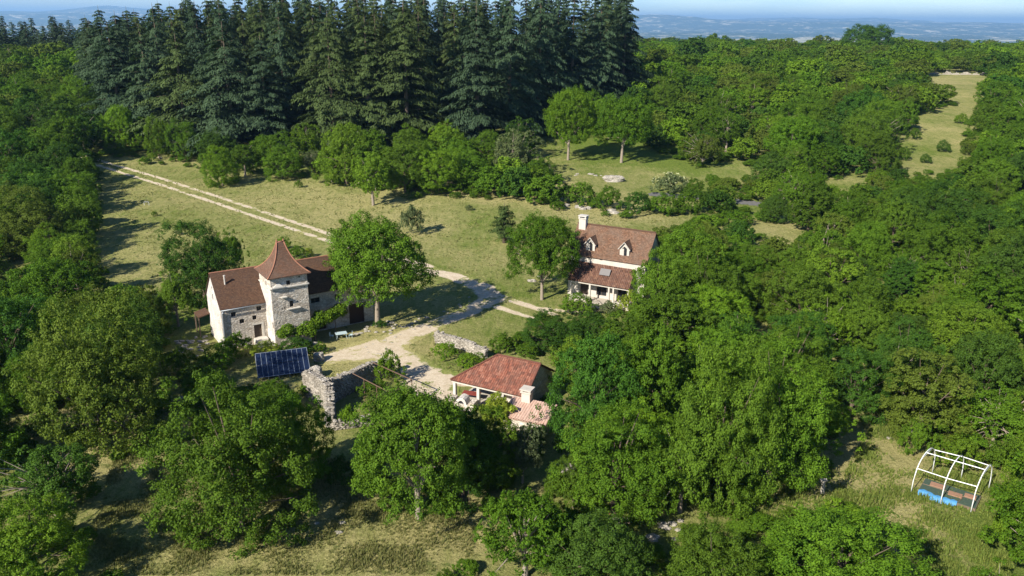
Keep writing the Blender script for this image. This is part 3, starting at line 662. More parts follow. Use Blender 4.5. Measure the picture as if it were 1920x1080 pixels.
b = MB(); b.add([(4.4, .62, 4.18), (6.0, .62, 4.18), (6.0, 1.32, 4.98), (4.4, 1.32, 4.98)], [(0, 1, 2, 3)]); b.build('skylight', plain('skylight', (.16, .15, .145), .5, .2, 3), pr)
b = MB(); b.box(-.1, L2, -.12, .06, E1 - .32, E1 - .12); b.build('beam', PLAST, e)
for u in (.1, 3.2, 6.2, 6.9, 9.2):
    b = MB(); b.box(u, u + .24, -.14, .1, -.1, E1 - .12); b.box(u - .04, u + .28, -.18, .14, -.1, .1); b.build('pillar', PLAST, e)
b = MB(); b.box(-.2, L2 + .2, -.3, PD, -1, 0); b.box(3.0, 6.2, -1.9, -.3, -1.2, -.12); b.build('terrace', FLOORC, e)
b = MB(); b.box(.34, 3.2, -.13, .05, 0.003, .72); b.build('parapet', PLAST, e)
b = MB(); b.box(7.14, 9.2, -.13, .05, 0.003, .6); b.build('parapet', PLAST, e)
b = MB(); b.tube([(4.1, -.2, .85), (5.3, -1.6, .85)], .04, 6); b.tube([(4.1, -.2, 0), (4.1, -.2, .87)], .03, 6); b.tube([(5.3, -1.6, 0 - .2), (5.3, -1.6, .87)], .03, 6); b.build('handrail', WOODD, e)

# ---- the open barn with red canal tiles
T3 = R_(-27); e = empty('tiled_barn', (-6.7, 80.2, 0), T3, 'open-sided barn with a bright red canal-tile hipped roof beside the gravel yard', 'barn')
LB, DB, EB, RB, UA, UB = 9.3, 7.6, 2.45, 4.75, 3.9, 9.15
b = MB(); canal(b, [(0, 0, EB), (LB, 0, EB), (UB, DB / 2, RB), (UA, DB / 2, RB)], .26, .06, .1, .06)
canal(b, [(1.9, DB, EB), (0, 0, EB), (UA, DB / 2, RB), (UA, DB / 2, RB)], .26, .06, .1)
canal(b, [(LB, DB, EB), (1.9, DB, EB), (UA, DB / 2, RB), (UB, DB / 2, RB)], .26, .06, .1)
rf = b.build('roof', T_CANAL, e)
b = MB(); b.add([(LB - .3, .2, EB - .15), (LB - .3, DB - .2, EB - .15), (LB - .3, DB / 2, RB - .08)], [(0, 1, 2)]); b.build('gable', STONE, e)
b = MB()
for P_ in ([(0, 0, EB + .05), (UA, DB / 2, RB + .08)], [(LB - .05, 0, EB + .05), (UB, DB / 2, RB + .08)], [(UA, DB / 2, RB + .08), (UB, DB / 2, RB + .08)], [(1.9, DB, EB + .05), (UA, DB / 2, RB + .08)]):
    A, B_ = Vector(P_[0]), Vector(P_[1]); n_ = int((B_ - A).length / .35); b.tube([A.lerp(B_, i / n_) + Vector((0, 0, .02 * (i % 2))) for i in range(n_ + 1)], .10, 7)
b.build('ridge_cap', T_CANAL, rf)
b = MB(); b.box(.15, LB - .15, .12, .28, EB - .3, EB - .1); b.tube([(.25, .3, EB - .2), (2.0, DB - .4, EB - .2)], .09, 4); b.build('beam', PLAST, e)
for (u, w) in ((.2, .2), (3.2, .2), (6.2, .2), (1.15, 3.7), (1.95, 6.9)):
    b = MB(); b.box(u, u + .32, w, w + .32, -.3, EB - .3); b.box(u - .05, u + .37, w - .05, w + .37, -.3, .25); b.build('pillar', SILL, e)
b = MB(); b.box(4.2, 9.0, 2.6, 2.95, -.3, EB - .12); b.box(8.7, 9.05, .3, 7.2, -.3, EB - .13); b.box(1.0, 9.0, 7.0, 7.3, -.3, EB - .14); b.build('wall', STONE, e)
b = MB(); b.box(.6, LB, .0, DB, -.5, .05); b.build('floor_slab', FLOORC, e)
T3c, T3s = math.cos(T3), math.sin(T3)
def bw(u, w, z=0): return Vector((-6.7 + u * T3c - w * T3s, 80.2 + u * T3s + w * T3c, z))
# things under the barn eaves
p = bw(2.0, 1.2, .05); e = empty('dining_table', p, T3 + .2, 'reddish wooden table standing under the front eave of the red-tiled barn', 'table')
b = MB(); b.box(-1.0, 1.0, -.45, .45, .70, .76); b.build('table_top', plain('red_wood', (.22, .05, .035), .5, .2, 5), e)
for sx in (-.85, .85):
    for sy in (-.33, .33): b = MB(); b.box(sx - .04, sx + .04, sy - .04, sy + .04, 0, .70); b.build('leg', WOODD, e)
# stone bread oven
p = at(868, 765); e = empty('stone_oven', (p.x, p.y, 0), T3 + .1, 'small arched stone oven standing in front of the red-tiled barn', 'oven')
b = MB(); b.box(-1.5, 1.5, -.55, .75, -.3, .7); b.build('base', STONE, e)
b = MB(); ar = []
for k in range(9):
    t_ = math.pi * k / 8; ar.append((.62 * math.cos(t_), .62 * math.sin(t_)))
n_ = 9; V = [(x, -.5, .7 + z * 1.25) for x, z in ar] + [(x * .55, -.5, .7 + z * .62) for x, z in ar] + [(x, .6, .7 + z * 1.25) for x, z in ar]
b.add(V, [(k, k + 1, n_ + k + 1, n_ + k) for k in range(8)] + [(k, 2 * n_ + k, 2 * n_ + k + 1, k + 1) for k in range(8)] + [tuple(range(2 * n_, 3 * n_))]); o = b.build('dome', RENDER, e)
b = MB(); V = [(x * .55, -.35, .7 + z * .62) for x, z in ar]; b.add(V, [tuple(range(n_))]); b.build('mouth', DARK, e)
b = MB(); b.box(-1.5, -.9, -.5, .7, .702, 1.05); b.build('side_shelf', STONE, e)
b = MB(); b.box(.9, 1.5, -.5, .7, .702, 1.0); b.build('side_shelf', STONE, e)
# small pink roof annex + chimney
p = at(990, 790, 0); e = empty('pink_roof_annex', bw(8.1, -3.1), T3 + .05, 'low stone annex with pale pink canal tiles beside the lower right corner of the barn', 'outbuilding')
b = MB(); b.box(.1, 4.6, .1, 2.9, -2.0, 1.55); b.build('wall', STONE, e)
b = MB(); canal(b, [(-.15, -.2, 1.55), (4.9, -.2, 1.55), (4.9, 3.0, 2.35), (-.15, 3.0, 2.35)], .28, .07, .1); rf = b.build('roof', T_PINK, e)
b = MB(); b.box(1.1, 2.05, 2.35, 3.2, 1.6, 3.3); c_ = b.build('chimney', PLAST, rf)
b = MB(); b.box(.98, 2.17, 2.22, 3.33, 3.3, 3.42)
for a in (1.05, 1.88): b.box(a, a + .2, 2.32, 3.22, 3.42, 3.6)
b.box(.94, 2.21, 2.18, 3.37, 3.6, 3.72); b.build('chimney_cap', PLAST, c_)

# ---------------------------------------------------------------- rough stone helpers
def rock_bm(mb, c, s, seed, sub=2, flat=.7, rz=0):
    bm = bmesh.new(); bmesh.ops.create_icosphere(bm, subdivisions=sub, radius=1); rnd = random.Random(seed); off = Vector((rnd.uniform(0, 50),) * 3)
    for v in bm.verts:
        n_ = noise.noise(v.co * 1.1 + off) * .5 + noise.noise(v.co * 2.7 + off) * .28 + noise.noise(v.co * 6 + off) * .1
        v.co = v.co * (1 + n_); m_ = max(abs(v.co.x), abs(v.co.y), abs(v.co.z)); v.co = v.co.lerp(v.co / max(m_, .2) * .85, .45)
    a, b_ = math.cos(rz), math.sin(rz)
    V = [(c[0] + (v.co.x * a - v.co.y * b_) * s[0], c[1] + (v.co.x * b_ + v.co.y * a) * s[1], c[2] + v.co.z * s[2]) for v in bm.verts]
    mb.add(V, [tuple(v.index for v in f.verts) for f in bm.faces]); bm.free()
def rubble_wall(name, pts, th, hfun, mt, label, cat='wall', course=.22, seed=1, jag=.12):
    """a dry-stone wall along world points: many single stones in one mesh"""
    rnd = random.Random(seed); mb = MB(); P = [Vector(p) for p in pts]; o0 = P[0].copy(); tot = sum((P[i + 1] - P[i]).length for i in range(len(P) - 1)); acc = 0
    for i in range(len(P) - 1):
        d = P[i + 1] - P[i]; L = d.length; d.normalize(); ang = math.atan2(d.y, d.x); nrm = Vector((-d.y, d.x, 0))
        core = MB(); n_ = max(2, int(L / .5))
        for k in range(n_):
            s0, s1 = k / n_ * L, (k + 1) / n_ * L; h = hfun((acc + (s0 + s1) / 2) / tot) - .1; c = P[i] + d * ((s0 + s1) / 2) - o0
            g = gz(c.x + o0.x, c.y + o0.y)
            mb.box(c.x - (s1 - s0) / 2, c.x + (s1 - s0) / 2, c.y - th * .42, c.y + th * .42, g - .4, g + max(.1, h), ang)
        z = 0
        while z < 8:
            s = rnd.uniform(0, .3); any_ = False
            while s < L:
                w = rnd.uniform(.25, .6); h = hfun((acc + s) / tot)
                if z < h + rnd.uniform(-jag, jag):
                    any_ = True
                    for sd_ in (-1, 1):
                        c = P[i] + d * s + nrm * sd_ * (th / 2 - .12 + rnd.uniform(-.04, .04)) - o0; g = gz(c.x + o0.x, c.y + o0.y)
                        rock_bm(mb, (c.x, c.y, g + z + .1), (w * .56, .19, course * .62), rnd.randint(0, 99999), 1, rz=ang + rnd.uniform(-.06, .06))
                    if h - z < course * 1.6:
                        c = P[i] + d * s - o0; g = gz(c.x + o0.x, c.y + o0.y); rock_bm(mb, (c.x, c.y, g + z + .08), (w * .5, th * .4, course * .55), rnd.randint(0, 99999), 1, rz=ang)
                s += w
            z += course
            if not any_: break
        acc += L
    o = mb.build(name, mt, loc=(o0.x, o0.y, 0)); return tag(o, label, cat)
def rocks(name, spots_, label, group=None, cat='rock', mt=None, seed=3, each=True):
    rnd = random.Random(seed)
    for (px, py, s) in spots_:
        p = at(px, py); mb = MB(); rock_bm(mb, (0, 0, s * .18), (s * rnd.uniform(.8, 1.2), s * rnd.uniform(.6, .9), s * .45), rnd.randint(0, 9999), 2, rz=rnd.uniform(0, 3))
        o = mb.build(name, mt or ROCK, loc=(p.x, p.y, p.z)); tag(o, label, cat, group)

# ruined stone building left of the yard
a, b1, b2 = at(600, 785), at(640, 752), at(722, 712)
A0 = at(596, 745, 0); A1 = at(640, 800, 0)
q0 = at(598, 768, 0); q1 = at(636, 800, 0)
rw = at(640, 745, 0)
LC = at(607, 775, 0)
rubble_wall('ruin_wall', [(-23.0, 81.6, 0), (-19.4, 77.6, 0), (-18.6, 73.4, 0)], .85, lambda t: 3.1 - 1.7 * sm((t - .45) / .45) - .5 * sm((.12 - t) / .12), DRYST, 'pale ruined stone gable wall broken off in steps, at the left of the yard', seed=4)
rubble_wall('ruin_wall', [(-19.7, 79.2, 0), (-17.0, 84.2, 0), (-14.2, 87.2, 0)], .7, lambda t: 2.8 - .9 * t, DRYST, 'ruined stone side wall running from the broken gable back to the gravel yard', seed=5)
rubble_wall('ruin_wall', [(-18.2, 73.2, 0), (-14.6, 74.4, 0), (-12.4, 77.2, 0)], .6, lambda t: 1.0 - .3 * t, DRYST, 'low tumbled stone wall closing the front of the ruin', seed=6, jag=.25)
# free-standing garden wall
g0, g1 = at(817, 642), at(912, 672)
rubble_wall('garden_wall', [(g0.x, g0.y, 0), ((g0.x * .5 + g1.x * .5) + .3, (g0.y + g1.y) * .5 + .3, 0), (g1.x, g1.y, 0)], .5, lambda t: 1.55 - .25 * t, DRYST, 'straight grey dry-stone wall on the grass above the red-tiled barn', seed=7, jag=.05)
# pergola in the ruin
e = empty('pergola', (0, 0, 0), 0, 'rusty iron pergola frame standing inside the stone ruin', 'pergola')
TP = [at(661, 700, 2.6), at(735, 738, 2.6), at(772, 712, 2.6), at(700, 680, 2.6)]
b = MB()
for i, j in ((0, 1), (1, 2), (2, 3)): b.tube([TP[i], TP[j]], .06, 5)
b.build('rail', METB, e)
for q in (TP[0].lerp(TP[1], .3), TP[0].lerp(TP[1], .62), TP[1], TP[2]): b = MB(); b.tube([(q.x, q.y, -.3), (q.x, q.y, 2.62)], .06, 6); b.build('post', METB, e)

# solar array
c4 = [at(463, 674, 1.5), at(572, 655, 1.5), at(582, 697, .35), at(484, 710, .35)]
c0 = c4[3].copy(); ux = (c4[2] - c4[3]); Ls = 7.3; ux.z = 0; ux.normalize(); vx = Vector((-ux.y, ux.x, 0)); ang = math.atan2(ux.y, ux.x)
e = empty('solar_array', (c0.x, c0.y, 0), ang, 'long tilted array of dark blue solar panels on the bank below the tower house', 'solar panels')
dpt, z0_, z1_ = 2.9, .45, 2.3; Lx = (c4[2] - c4[3]).length * 1.0; NP = 10
m, t, bb = mat('solar_glass'); uvn = N(t, 'TexCoord').outputs['UV']; br = N(t, 'TexBrick', i_Scale=1.0, offset=0.0); br.inputs['Brick Width'].default_value = .16; br.inputs['Row Height'].default_value = .16; br.inputs['Mortar Size'].default_value = .006
br.inputs['Color1'].default_value = (.006, .012, .034, 1); br.inputs['Color2'].default_value = (.009, .017, .046, 1); br.inputs['Mortar'].default_value = (.022, .034, .065, 1); t.links.new(uvn, br.inputs['Vector'])
t.links.new(br.outputs['Color'], bb.inputs['Base Color']); bb.inputs['Roughness'].default_value = .22; bb.inputs['Specular IOR Level'].default_value = .5; SOLAR = m
for i in range(NP):
    w = Lx / NP; x0, x1 = i * w + .03, (i + 1) * w - .03
    for r_ in range(2):
        f0, f1 = r_ / 2 + .008, (r_ + 1) / 2 - .008; P_ = [(x0, dpt * f0, z0_ + (z1_ - z0_) * f0), (x1, dpt * f0, z0_ + (z1_ - z0_) * f0), (x1, dpt * f1, z0_ + (z1_ - z0_) * f1), (x0, dpt * f1, z0_ + (z1_ - z0_) * f1)]
        b = MB(); slab(b, P_, .03); b.build('solar_panel', SOLAR, e)
b = MB()
for i in range(NP + 1): x = i * Lx / NP; b.tube([(x, -.02, z0_ - .01), (x, dpt + .02, z1_ + .01)], .026, 4)
for f in (0, 1): b.tube([(-.03, dpt * f, z0_ + (z1_ - z0_) * f), (Lx + .03, dpt * f, z0_ + (z1_ - z0_) * f)], .035, 4)
b.build('frame', plain('aluminium', (.26, .29, .34), .45, .05, 3, .4), e)
for i in range(6):
    x = i * Lx / 5
    b = MB(); b.tube([(x, dpt * .92, -.3), (x, dpt * .92, z0_ + (z1_ - z0_) * .9)], .05, 5); b.build('leg', ZINC, e)
    b = MB(); b.tube([(x, .12, -.3), (x, .12, z0_)], .05, 5); b.build('leg', ZINC, e)
b = MB(); b.box(.1, Lx - .1, dpt * .5, dpt * .88, -.3, z0_ + (z1_ - z0_) * .42); b.build('bank_wall', DRYST, e)

# big blocks right of the solar array
for (px, py, s, lab) in ((590, 655, 1.0, 'squared limestone block leaning at the tower foot above the solar panels'), (598, 676, 1.15, 'tall pale limestone block right beside the end of the solar panels'), (592, 706, 1.35, 'flat-topped grey limestone block below the solar panels, half in the grass')):
    p = at(px, py); mb = MB(); rock_bm(mb, (0, 0, s * .4), (s * .62, s * .5, s * .6), int(s * 100), 3); tag(mb.build('stone_block', ROCK, loc=p), lab, 'rock')
rnd = random.Random(5)
# ring of stones around the yard tree and low stone edging
pc = at(712, 616)
for k in range(11):
    t_ = 2 * math.pi * k / 11; mb = MB(); s = rnd.uniform(.2, .36); rock_bm(mb, (0, 0, .04), (s, s * .7, s * .6), rnd.randint(0, 999), 2, rz=t_)
    o = mb.build('edging_stone', ROCK, loc=(pc.x + 1.9 * math.cos(t_), pc.y + 1.5 * math.sin(t_), gz(pc.x, pc.y))); tag(o, 'pale stone in the planting ring around the foot of the tree in the yard', 'rock', 'stones ringing the yard tree')
for k, (px, py) in enumerate([(660, 629), (668, 627), (677, 625), (686, 622), (735, 606), (742, 609), (750, 612), (757, 614), (765, 611), (772, 607), (780, 603), (786, 598), (770, 614), (728, 603), (800, 596)]):
    p = at(px, py); mb = MB(); s = rnd.uniform(.18, .42); rock_bm(mb, (0, 0, .04), (s, s * .6, s * .45), rnd.randint(0, 999), 2, rz=rnd.uniform(0, 3)); tag(mb.build('edging_stone', ROCK, loc=p), 'rough pale stone lying along the shaded edge of the yard', 'rock', 'stones along the yard edge')
# limestone outcrops and banks
def bank(pts, n, smin, smax, label, group, seed):
    rnd = random.Random(seed); P = [at(*q) for q in pts]
    for k in range(n):
        i = rnd.randrange(len(P) - 1); p = P[i].lerp(P[i + 1], rnd.random()); s = rnd.uniform(smin, smax) * .68; x, y = p.x + rnd.gauss(0, .9), p.y + rnd.gauss(0, .9)
        mb = MB(); rock_bm(mb, (0, 0, -s * .05), (s, s * .62, s * .55), rnd.randint(0, 9999), 3, rz=rnd.uniform(0, 3)); tag(mb.build('limestone_rock', ROCK, loc=(x, y, gz(x, y))), label, 'rock', group)
bank([(1045, 385), (1110, 392), (1180, 402)], 16, .5, 1.5, 'pale limestone rock in the low bank behind the chimney of the porch farmhouse', 'rocks in the bank behind the farmhouse', 1)
bank([(885, 350), (940, 355), (1000, 362), (1040, 372)], 12, .5, 1.3, 'weathered limestone rock in the dry bank at the top of the meadow', 'rocks in the dry meadow bank', 2)
bank([(1050, 330), (1090, 326), (1130, 330)], 7, .4, 1.0, 'small limestone rock in the grass behind the meadow bank', 'rocks behind the meadow bank', 3)
bank([(290, 297), (296, 297)], 3, .5, .9, 'white stone at the far wood edge by the start of the track', 'white stones by the track', 4)
bank([(615, 338), (660, 344)], 6, .5, 1.1, 'light stone lying at the foot of the round bushes on the meadow edge', 'stones at the bush foot', 6)
bank([(330, 640), (372, 636), (345, 655), (380, 652)], 34, .3, .75, 'grey stone in the heap against the left gable of the tower house', 'stone heap by the gable', 7)
bank([(1120, 962), (1110, 985)], 5, .45, .8, 'white limestone lump among the bushes at the bottom centre', 'white stones in the lower bushes', 8)
bank([(1215, 990), (1260, 985), (1275, 1000)], 14, .35, .8, 'pale stone in the rubble heap at the lower edge of the clearing', 'rubble heap at the clearing edge', 9)
bank([(1040, 880), (1075, 890), (1060, 900)], 9, .7, 1.3, 'large pale limestone rock showing between the trees below the barn', 'rocks between the trees below the barn', 10)
bank([(600, 990), (640, 985)], 3, .3, .5, 'flat stone lying in the dry grass of the lower meadow', 'stones in the lower meadow', 11)
bank([(1665, 805), (1700, 812), (1680, 820)], 6, .3, .6, 'flat pale stone at the upper end of the right-hand clearing', 'stones at the clearing top', 12)
bank([(985, 520), (1000, 523)], 2, .7, 1.1, 'sandy boulder at the meadow edge beside the farmhouse tree', 'boulders by the farmhouse tree', 13)
bank([(1225, 600), (1240, 606)], 5, .4, .8, 'white stone on the grass below the right end of the farmhouse', 'stones below the farmhouse', 14)
mb = MB(); rock_bm(mb, (0, 0, .5), (2.6, 1.2, 1.0), 555, 3); tag(mb.build('limestone_rock', ROCK, loc=at(1150, 340)), 'broad bare limestone outcrop in the grass behind the hedge', 'rock')
w0, w1, w2 = at(1712, 139), at(1780, 140), at(1850, 141)
rubble_wall('field_wall', [(w0.x, w0.y, 0), (w1.x, w1.y, 0), (w2.x, w2.y, 0)], 1.2, lambda t: .8 + .8 * math.sin(t * 37) * math.sin(t * 11), ROCK, 'low pale stone wall at the far side of the distant right-hand field', course=.5, seed=12, jag=.4)
# polytunnel frame
e = empty('polytunnel_frame', (0, 0, 0), 0, 'bare white metal hoop frame of a small polytunnel on the right-hand clearing', 'greenhouse frame')
FP = [at(1708, 924), at(1763, 944), at(1820, 960)]; BP = [at(1748, 886), at(1801, 899), at(1853, 918)]
hoops = []
for k in range(3):
    A, B_ = FP[k], BP[k]; pts = []
    for i in range(17):
        t_ = math.pi * i / 16; q = A.lerp(B_, .5 - .5 * math.cos(t_) * (1 - .0 * i)); zz = 3.35 * (math.sin(t_) ** .62 if 0 < i < 16 else 0); pts.append(Vector((q.x, q.y, q.z + zz - (.2 if i in (0, 16) else 0))))
    hoops.append(pts); b = MB(); b.tube(pts, .045, 7, True); b.build('hoop', TUBEW, e, True)
for i in (3, 7, 12):
    b = MB(); b.tube([hoops[k][i] for k in range(3)], .04, 6); b.build('rail', TUBEW, e)
for k in (0, 2):
    b = MB(); b.tube([hoops[k][5], hoops[k][10]], .04, 5); b.tube([hoops[k][7], hoops[k][5].lerp(hoops[k][10], .1)], .035, 5); b.build('brace', TUBEW, e)
fx = (FP[2] - FP[0]).normalized(); fang = math.atan2(fx.y, fx.x); q = at(1727, 927)
BLUE = plain('blue_tarp', (.07, .24, .46), .45, .35, 4); BGRN = plain('green_net', (.055, .085, .06), .8, .4, 6)
e = empty('raised_bed', (q.x, q.y, q.z), fang, 'wooden raised bed inside the hoop frame, covered with dark netting', 'raised bed')
b = MB(); b.box(-.3, 4.3, .0, 2.6, -.1, .3); b.build('bed_frame', WOODD, e)
b = MB(); b.box(-.25, 4.25, .05, 2.55, .3, .34); b.build('netting', BGRN, e)
for (x0, x1, y0, y1) in ((.3, 1.5, 1.5, 2.2), (1.9, 3.0, .9, 1.6), (3.1, 4.0, 1.5, 2.1)):
    b = MB(); b.box(x0, x1, y0, y1, .345, .42, .05); b.build('board', plain('brown_board', (.30, .17, .11), .9, .3, 5), e)
b = MB(); b.tube([(-.2, 1.3, .38), (4.2, 1.35, .38)], .035, 4); b.tube([(1.55, .1, .38), (1.8, 1.3, .38)], .035, 4); b.tube([(2.9, .1, .38), (3.1, 1.3, .38)], .035, 4); b.build('batten', WOODD, e)
V = []; n1_, n2_ = 26, 7
for i in range(n1_):
    for j in range(n2_):
        u, v = i / (n1_ - 1), j / (n2_ - 1); V.append((-.25 + u * 3.1, -.45 + v * .62 + .12 * math.sin(u * 9), .02 + .36 * sm(v * 1.6) + .05 * math.sin(u * 23 + v * 5) * math.sin(v * 7 + u * 9)))
o = mesh('blue_tarpaulin', V, [(i * n2_ + j, (i + 1) * n2_ + j, (i + 1) * n2_ + j + 1, i * n2_ + j + 1) for i in range(n1_ - 1) for j in range(n2_ - 1)], BLUE, smooth=True, loc=(q.x, q.y, q.z), rz=fang)
tag(o, 'crumpled bright blue tarpaulin along the front of the raised bed', 'tarpaulin')
# garden table and chairs in the shade
p = at(640, 634); e = empty('garden_table', p, .4, 'pale plastic garden table standing in the shade in front of the long wing', 'table')
PLW = plain('pale_plastic', (.42, .52, .54), .4, .08, 3)
b = MB(); b.box(-.75, .75, -.5, .5, .70, .74); b.build('table_top', PLW, e)
for sx, sy in ((-.6, -.4), (.6, -.4), (.6, .4), (-.6, .4)): b = MB(); b.tube([(sx * 1.15, sy * 1.15, 0), (sx * .9, sy * .9, .7)], .035, 6); b.build('leg', PLW, e)
ch0 = None
for (dx, dy, rr, lab) in ((-1.2, -.2, 1.5, 'pale plastic garden chair at the left end of the garden table'), (1.2, .2, -1.4, 'pale plastic garden chair at the right end of the garden table')):
    c = empty('garden_chair', (p.x + dx, p.y + dy, 0), rr, lab, 'chair', 'garden chairs at the table')
    b = MB(); b.box(-.24, .24, -.24, .24, .42, .46); b.build('seat', PLW, c)
    b = MB(); b.box(-.24, .24, .22, .26, .47, .9); b.build('backrest', PLW, c)
    for sx in (-.2, .2):
        for sy in (-.2, .2): b = MB(); b.tube([(sx, sy, 0), (sx * .9, sy * .9, .42)], .022, 5); b.build('leg', PLW, c)
# stacked firewood under the trees left, rotten wheel-like hoop, planks
e0 = at(322, 762); lg = MB(); LOG = plain('log_ends', (.38, .33, .27), .9, .35, 7)
for r_ in range(6):
    for k in range(22): 
        y = rnd.uniform(-.06, .06); lg.tube([(k * .19 + (r_ % 2) * .09, -.45 + y, .1 + r_ * .175), (k * .19 + (r_ % 2) * .09, .45 + y, .1 + r_ * .175)], rnd.uniform(.07, .095), 7)
tag(lg.build('firewood_stack', LOG, loc=e0, rz=.15), 'long stack of split pale firewood in deep shade left of the round tree', 'firewood')
p = at(1150, 995); e = empty('plank_pile', p, -.15, 'weathered grey planks and a red-brown board dumped among the lower bushes', 'planks')
for k, (x, y, z, l, a_, mt_) in enumerate(((0, 0, .9, 2.6, 0, WOODD), (.1, .25, 1.02, 2.2, .12, plain('grey_plank', (.3, .27, .25), .9, .3, 5)), (-.6, .3, 1.14, 1.2, 1.1, plain('rust_board', (.34, .14, .08), .9, .3, 5)))):
    b = MB(); b.box(x - l / 2, x + l / 2, y - .12, y + .12, z, z + .06, a_); b.build('plank', mt_, e)
b = MB(); rock_bm(b, (0, 0, .4), (.9, .5, .55), 31, 2); b.build('support', ROCK, e)
p = at(1541, 925); b = MB(); b.tube([(0, 0, -.2), (.03, 0, .7), (0, .02, 1.35)], [.2, .17, .15], 8); b.tube([(-.28, .05, 1.3), (.28, 0, 1.38)], .17, 8); tag(b.build('fence_post', plain('grey_wood', (.36, .33, .28), .9, .3, 6), loc=p), 'stout grey post standing alone at the left edge of the right-hand clearing', 'post')
b = MB()
for x in (-.5, .5): b.tube([(x, 0, 0), (x, 0, .75)], .03, 5)
b.tube([(-.5, 0, .75), (.5, 0, .75)], .03, 5); b.tube([(-.5, .35, 0), (-.5, .0, .75)], .02, 4); b.tube([(.5, .35, 0), (.5, 0, .75)], .02, 4)
tag(b.build('feeding_rack', TUBEW, loc=at(275, 385)), 'small white rack standing in the open meadow left of the track', 'rack')

bank([(905, 545), (850, 590), (760, 628), (690, 655), (790, 700)], 40, .18, .4, 'small loose stone lying at the edge of the gravel drive', 'loose stones on the drive', 15)

# ---------------------------------------------------------------- trees told apart by hand
GT = 'broadleaf_tree'
T_('dense0', 452, 992, 690, 285, 'mid', 'big dense egg-shaped tree in the foreground directly below the solar panels')
T_('oak2', 560, 905, 735, 130, 'mid', 'rounded right shoulder tree growing against the big egg-shaped foreground tree')
T_('std1', 785, 972, 730, 235, 'mid', 'rounded tree with a visible trunk in front of the ruin, foreground centre')
T_('oak0', 868, 930, 760, 150, 'dark', 'dark rounded tree touching the open-crowned foreground tree on its right')
T_('tall1', 915, 905, 752, 120, 'bright', 'light yellowish-green tree just below the left eave of the red-tiled barn')
T_('dense1', 195, 832, 556, 236, 'olive', 'broad rounded olive-green tree left of the firewood stack')
T_('oak4', 235, 745, 545, 160, 'dark', 'dark green tree behind the broad olive-green tree on the left')
T_('gnarl', 105, 965, 815, 190, 'dark', 'tangled dark tree with bare twigs showing, lower left')
T_('oak1', 60, 1100, 945, 210, 'bright', 'bright green leafy tree filling the bottom left corner')
T_('oak3', 30, 720, 545, 190, 'dark', 'dark tree at the left frame edge beside the olive tree')
T_('oak0', 110, 600, 478, 170, 'mid', 'wide mid-green tree at the left edge above the dark trees')
T_('loose2', 150, 560, 455, 90, 'olive', 'small sparse greyish tree at the left edge of the meadow')
T_('dense1', 70, 475, 345, 145, 'olive', 'tall rounded olive-green tree beside the bare patch at the left edge')
T_('oak2', 165, 445, 350, 60, 'mid', 'slim tree at the left meadow edge casting a long shadow')
T_('dense1', 385, 562, 408, 142, 'dark', 'large dark tree right behind the left gable of the tower house')
T_('loose2', 335, 612, 505, 75, 'mid', 'smaller tree left of the tower house gable by the meadow')
T_('loose2', 440, 520, 425, 50, 'mid', 'narrow tree top rising at the right side of the dark tree behind the house')
T_('std0', 708, 612, 402, 200, 'mid', 'tall leafy tree with pale bare trunk in the yard before the long wing')
T_('std1', 1016, 562, 402, 132, 'mid', 'rounded tree with a leaning pale trunk at the left end of the porch farmhouse')
T_('pine', 946, 455, 378, 48, 'pine', 'small upright pine alone on the meadow left of the farmhouse', cat='pine tree', name='pine_tree')
T_('dense1', 418, 348, 272, 72, 'bright', 'round bright bush-like tree alone on the meadow above the track')
T_('dense1', 1345, 945, 625, 190, 'mid', 'very large deep-green tree at right of centre, left half of the double crown')
T_('dense0', 1440, 915, 640, 205, 'mid', 'very large deep-green tree at right of centre beside the clearing')
T_('dense0', 1150, 960, 745, 215, 'mid', 'large tree standing below the pink-roofed annex, bottom centre')
T_('oak1', 1110, 845, 620, 175, 'dark', 'tall dark tree immediately right of the red-tiled barn')
T_('tall0', 1215, 830, 600, 140, 'mid', 'tall tree filling the gap between the barn tree and the double crown')
T_('oak3', 1075, 952, 850, 110, 'mid', 'round tree half hidden left of the large tree below the annex')
T_('loose1', 1275, 960, 800, 130, 'mid', 'leafy tree joining the double crown and the large tree below the annex')
T_('loose0', 980, 905, 800, 90, 'grey', 'thin greyish tree growing against the rocks below the barn')
T_('dense1', 1570, 1128, 950, 300, 'mid', 'wide rounded tree cut by the bottom edge, left of the lower right clearing')
T_('oak2', 1330, 1135, 985, 190, 'mid', 'leafy tree at the bottom edge left of the wide rounded one')
T_('oak0', 1120, 1120, 975, 220, 'dark', 'dense dark tree at the bottom edge below the plank pile')
T_('loose1', 985, 1080, 925, 175, 'mid', 'loose bushy tree at the bottom centre beside the dry grass')
T_('oak4', 1928, 1010, 790, 140, 'bright', 'bright green tree at the right frame edge behind the hoop frame')
T_('oak3', 1035, 655, 585, 130, 'dark', 'dark rounded tree on the bank between the barn and the farmhouse')
T_('oak0', 1110, 650, 582, 80, 'dark', 'dark round tree below the terrace of the farmhouse')
T_('oak1', 1290, 575, 425, 150, 'mid', 'dense tree overlapping the right end of the farmhouse')
T_('oak2', 1232, 618, 462, 112, 'mid', 'smaller green tree touching the right end of the farmhouse porch')
T_('std1', 1065, 300, 160, 95, 'bright', 'bright loose tree standing in the grass right of the cedars')
T_('std0', 1165, 305, 175, 110, 'mid', 'mid-green tree with spreading limbs second from the cedars')
T_('std0', 1480, 316, 215, 95, 'mid', 'tree with a dark forked trunk at the lower edge of the right wood')
T_('std0', 1622, 112, 44, 92, 'dark', 'solitary crown standing above the skyline of the right wood')
T_('oak0', 1450, 418, 362, 55, 'dark', 'small cone-shaped dark tree by the old lane')
T_('oak3', 1586, 420, 352, 72, 'mid', 'rounded tree right of the small cone-shaped tree by the lane')
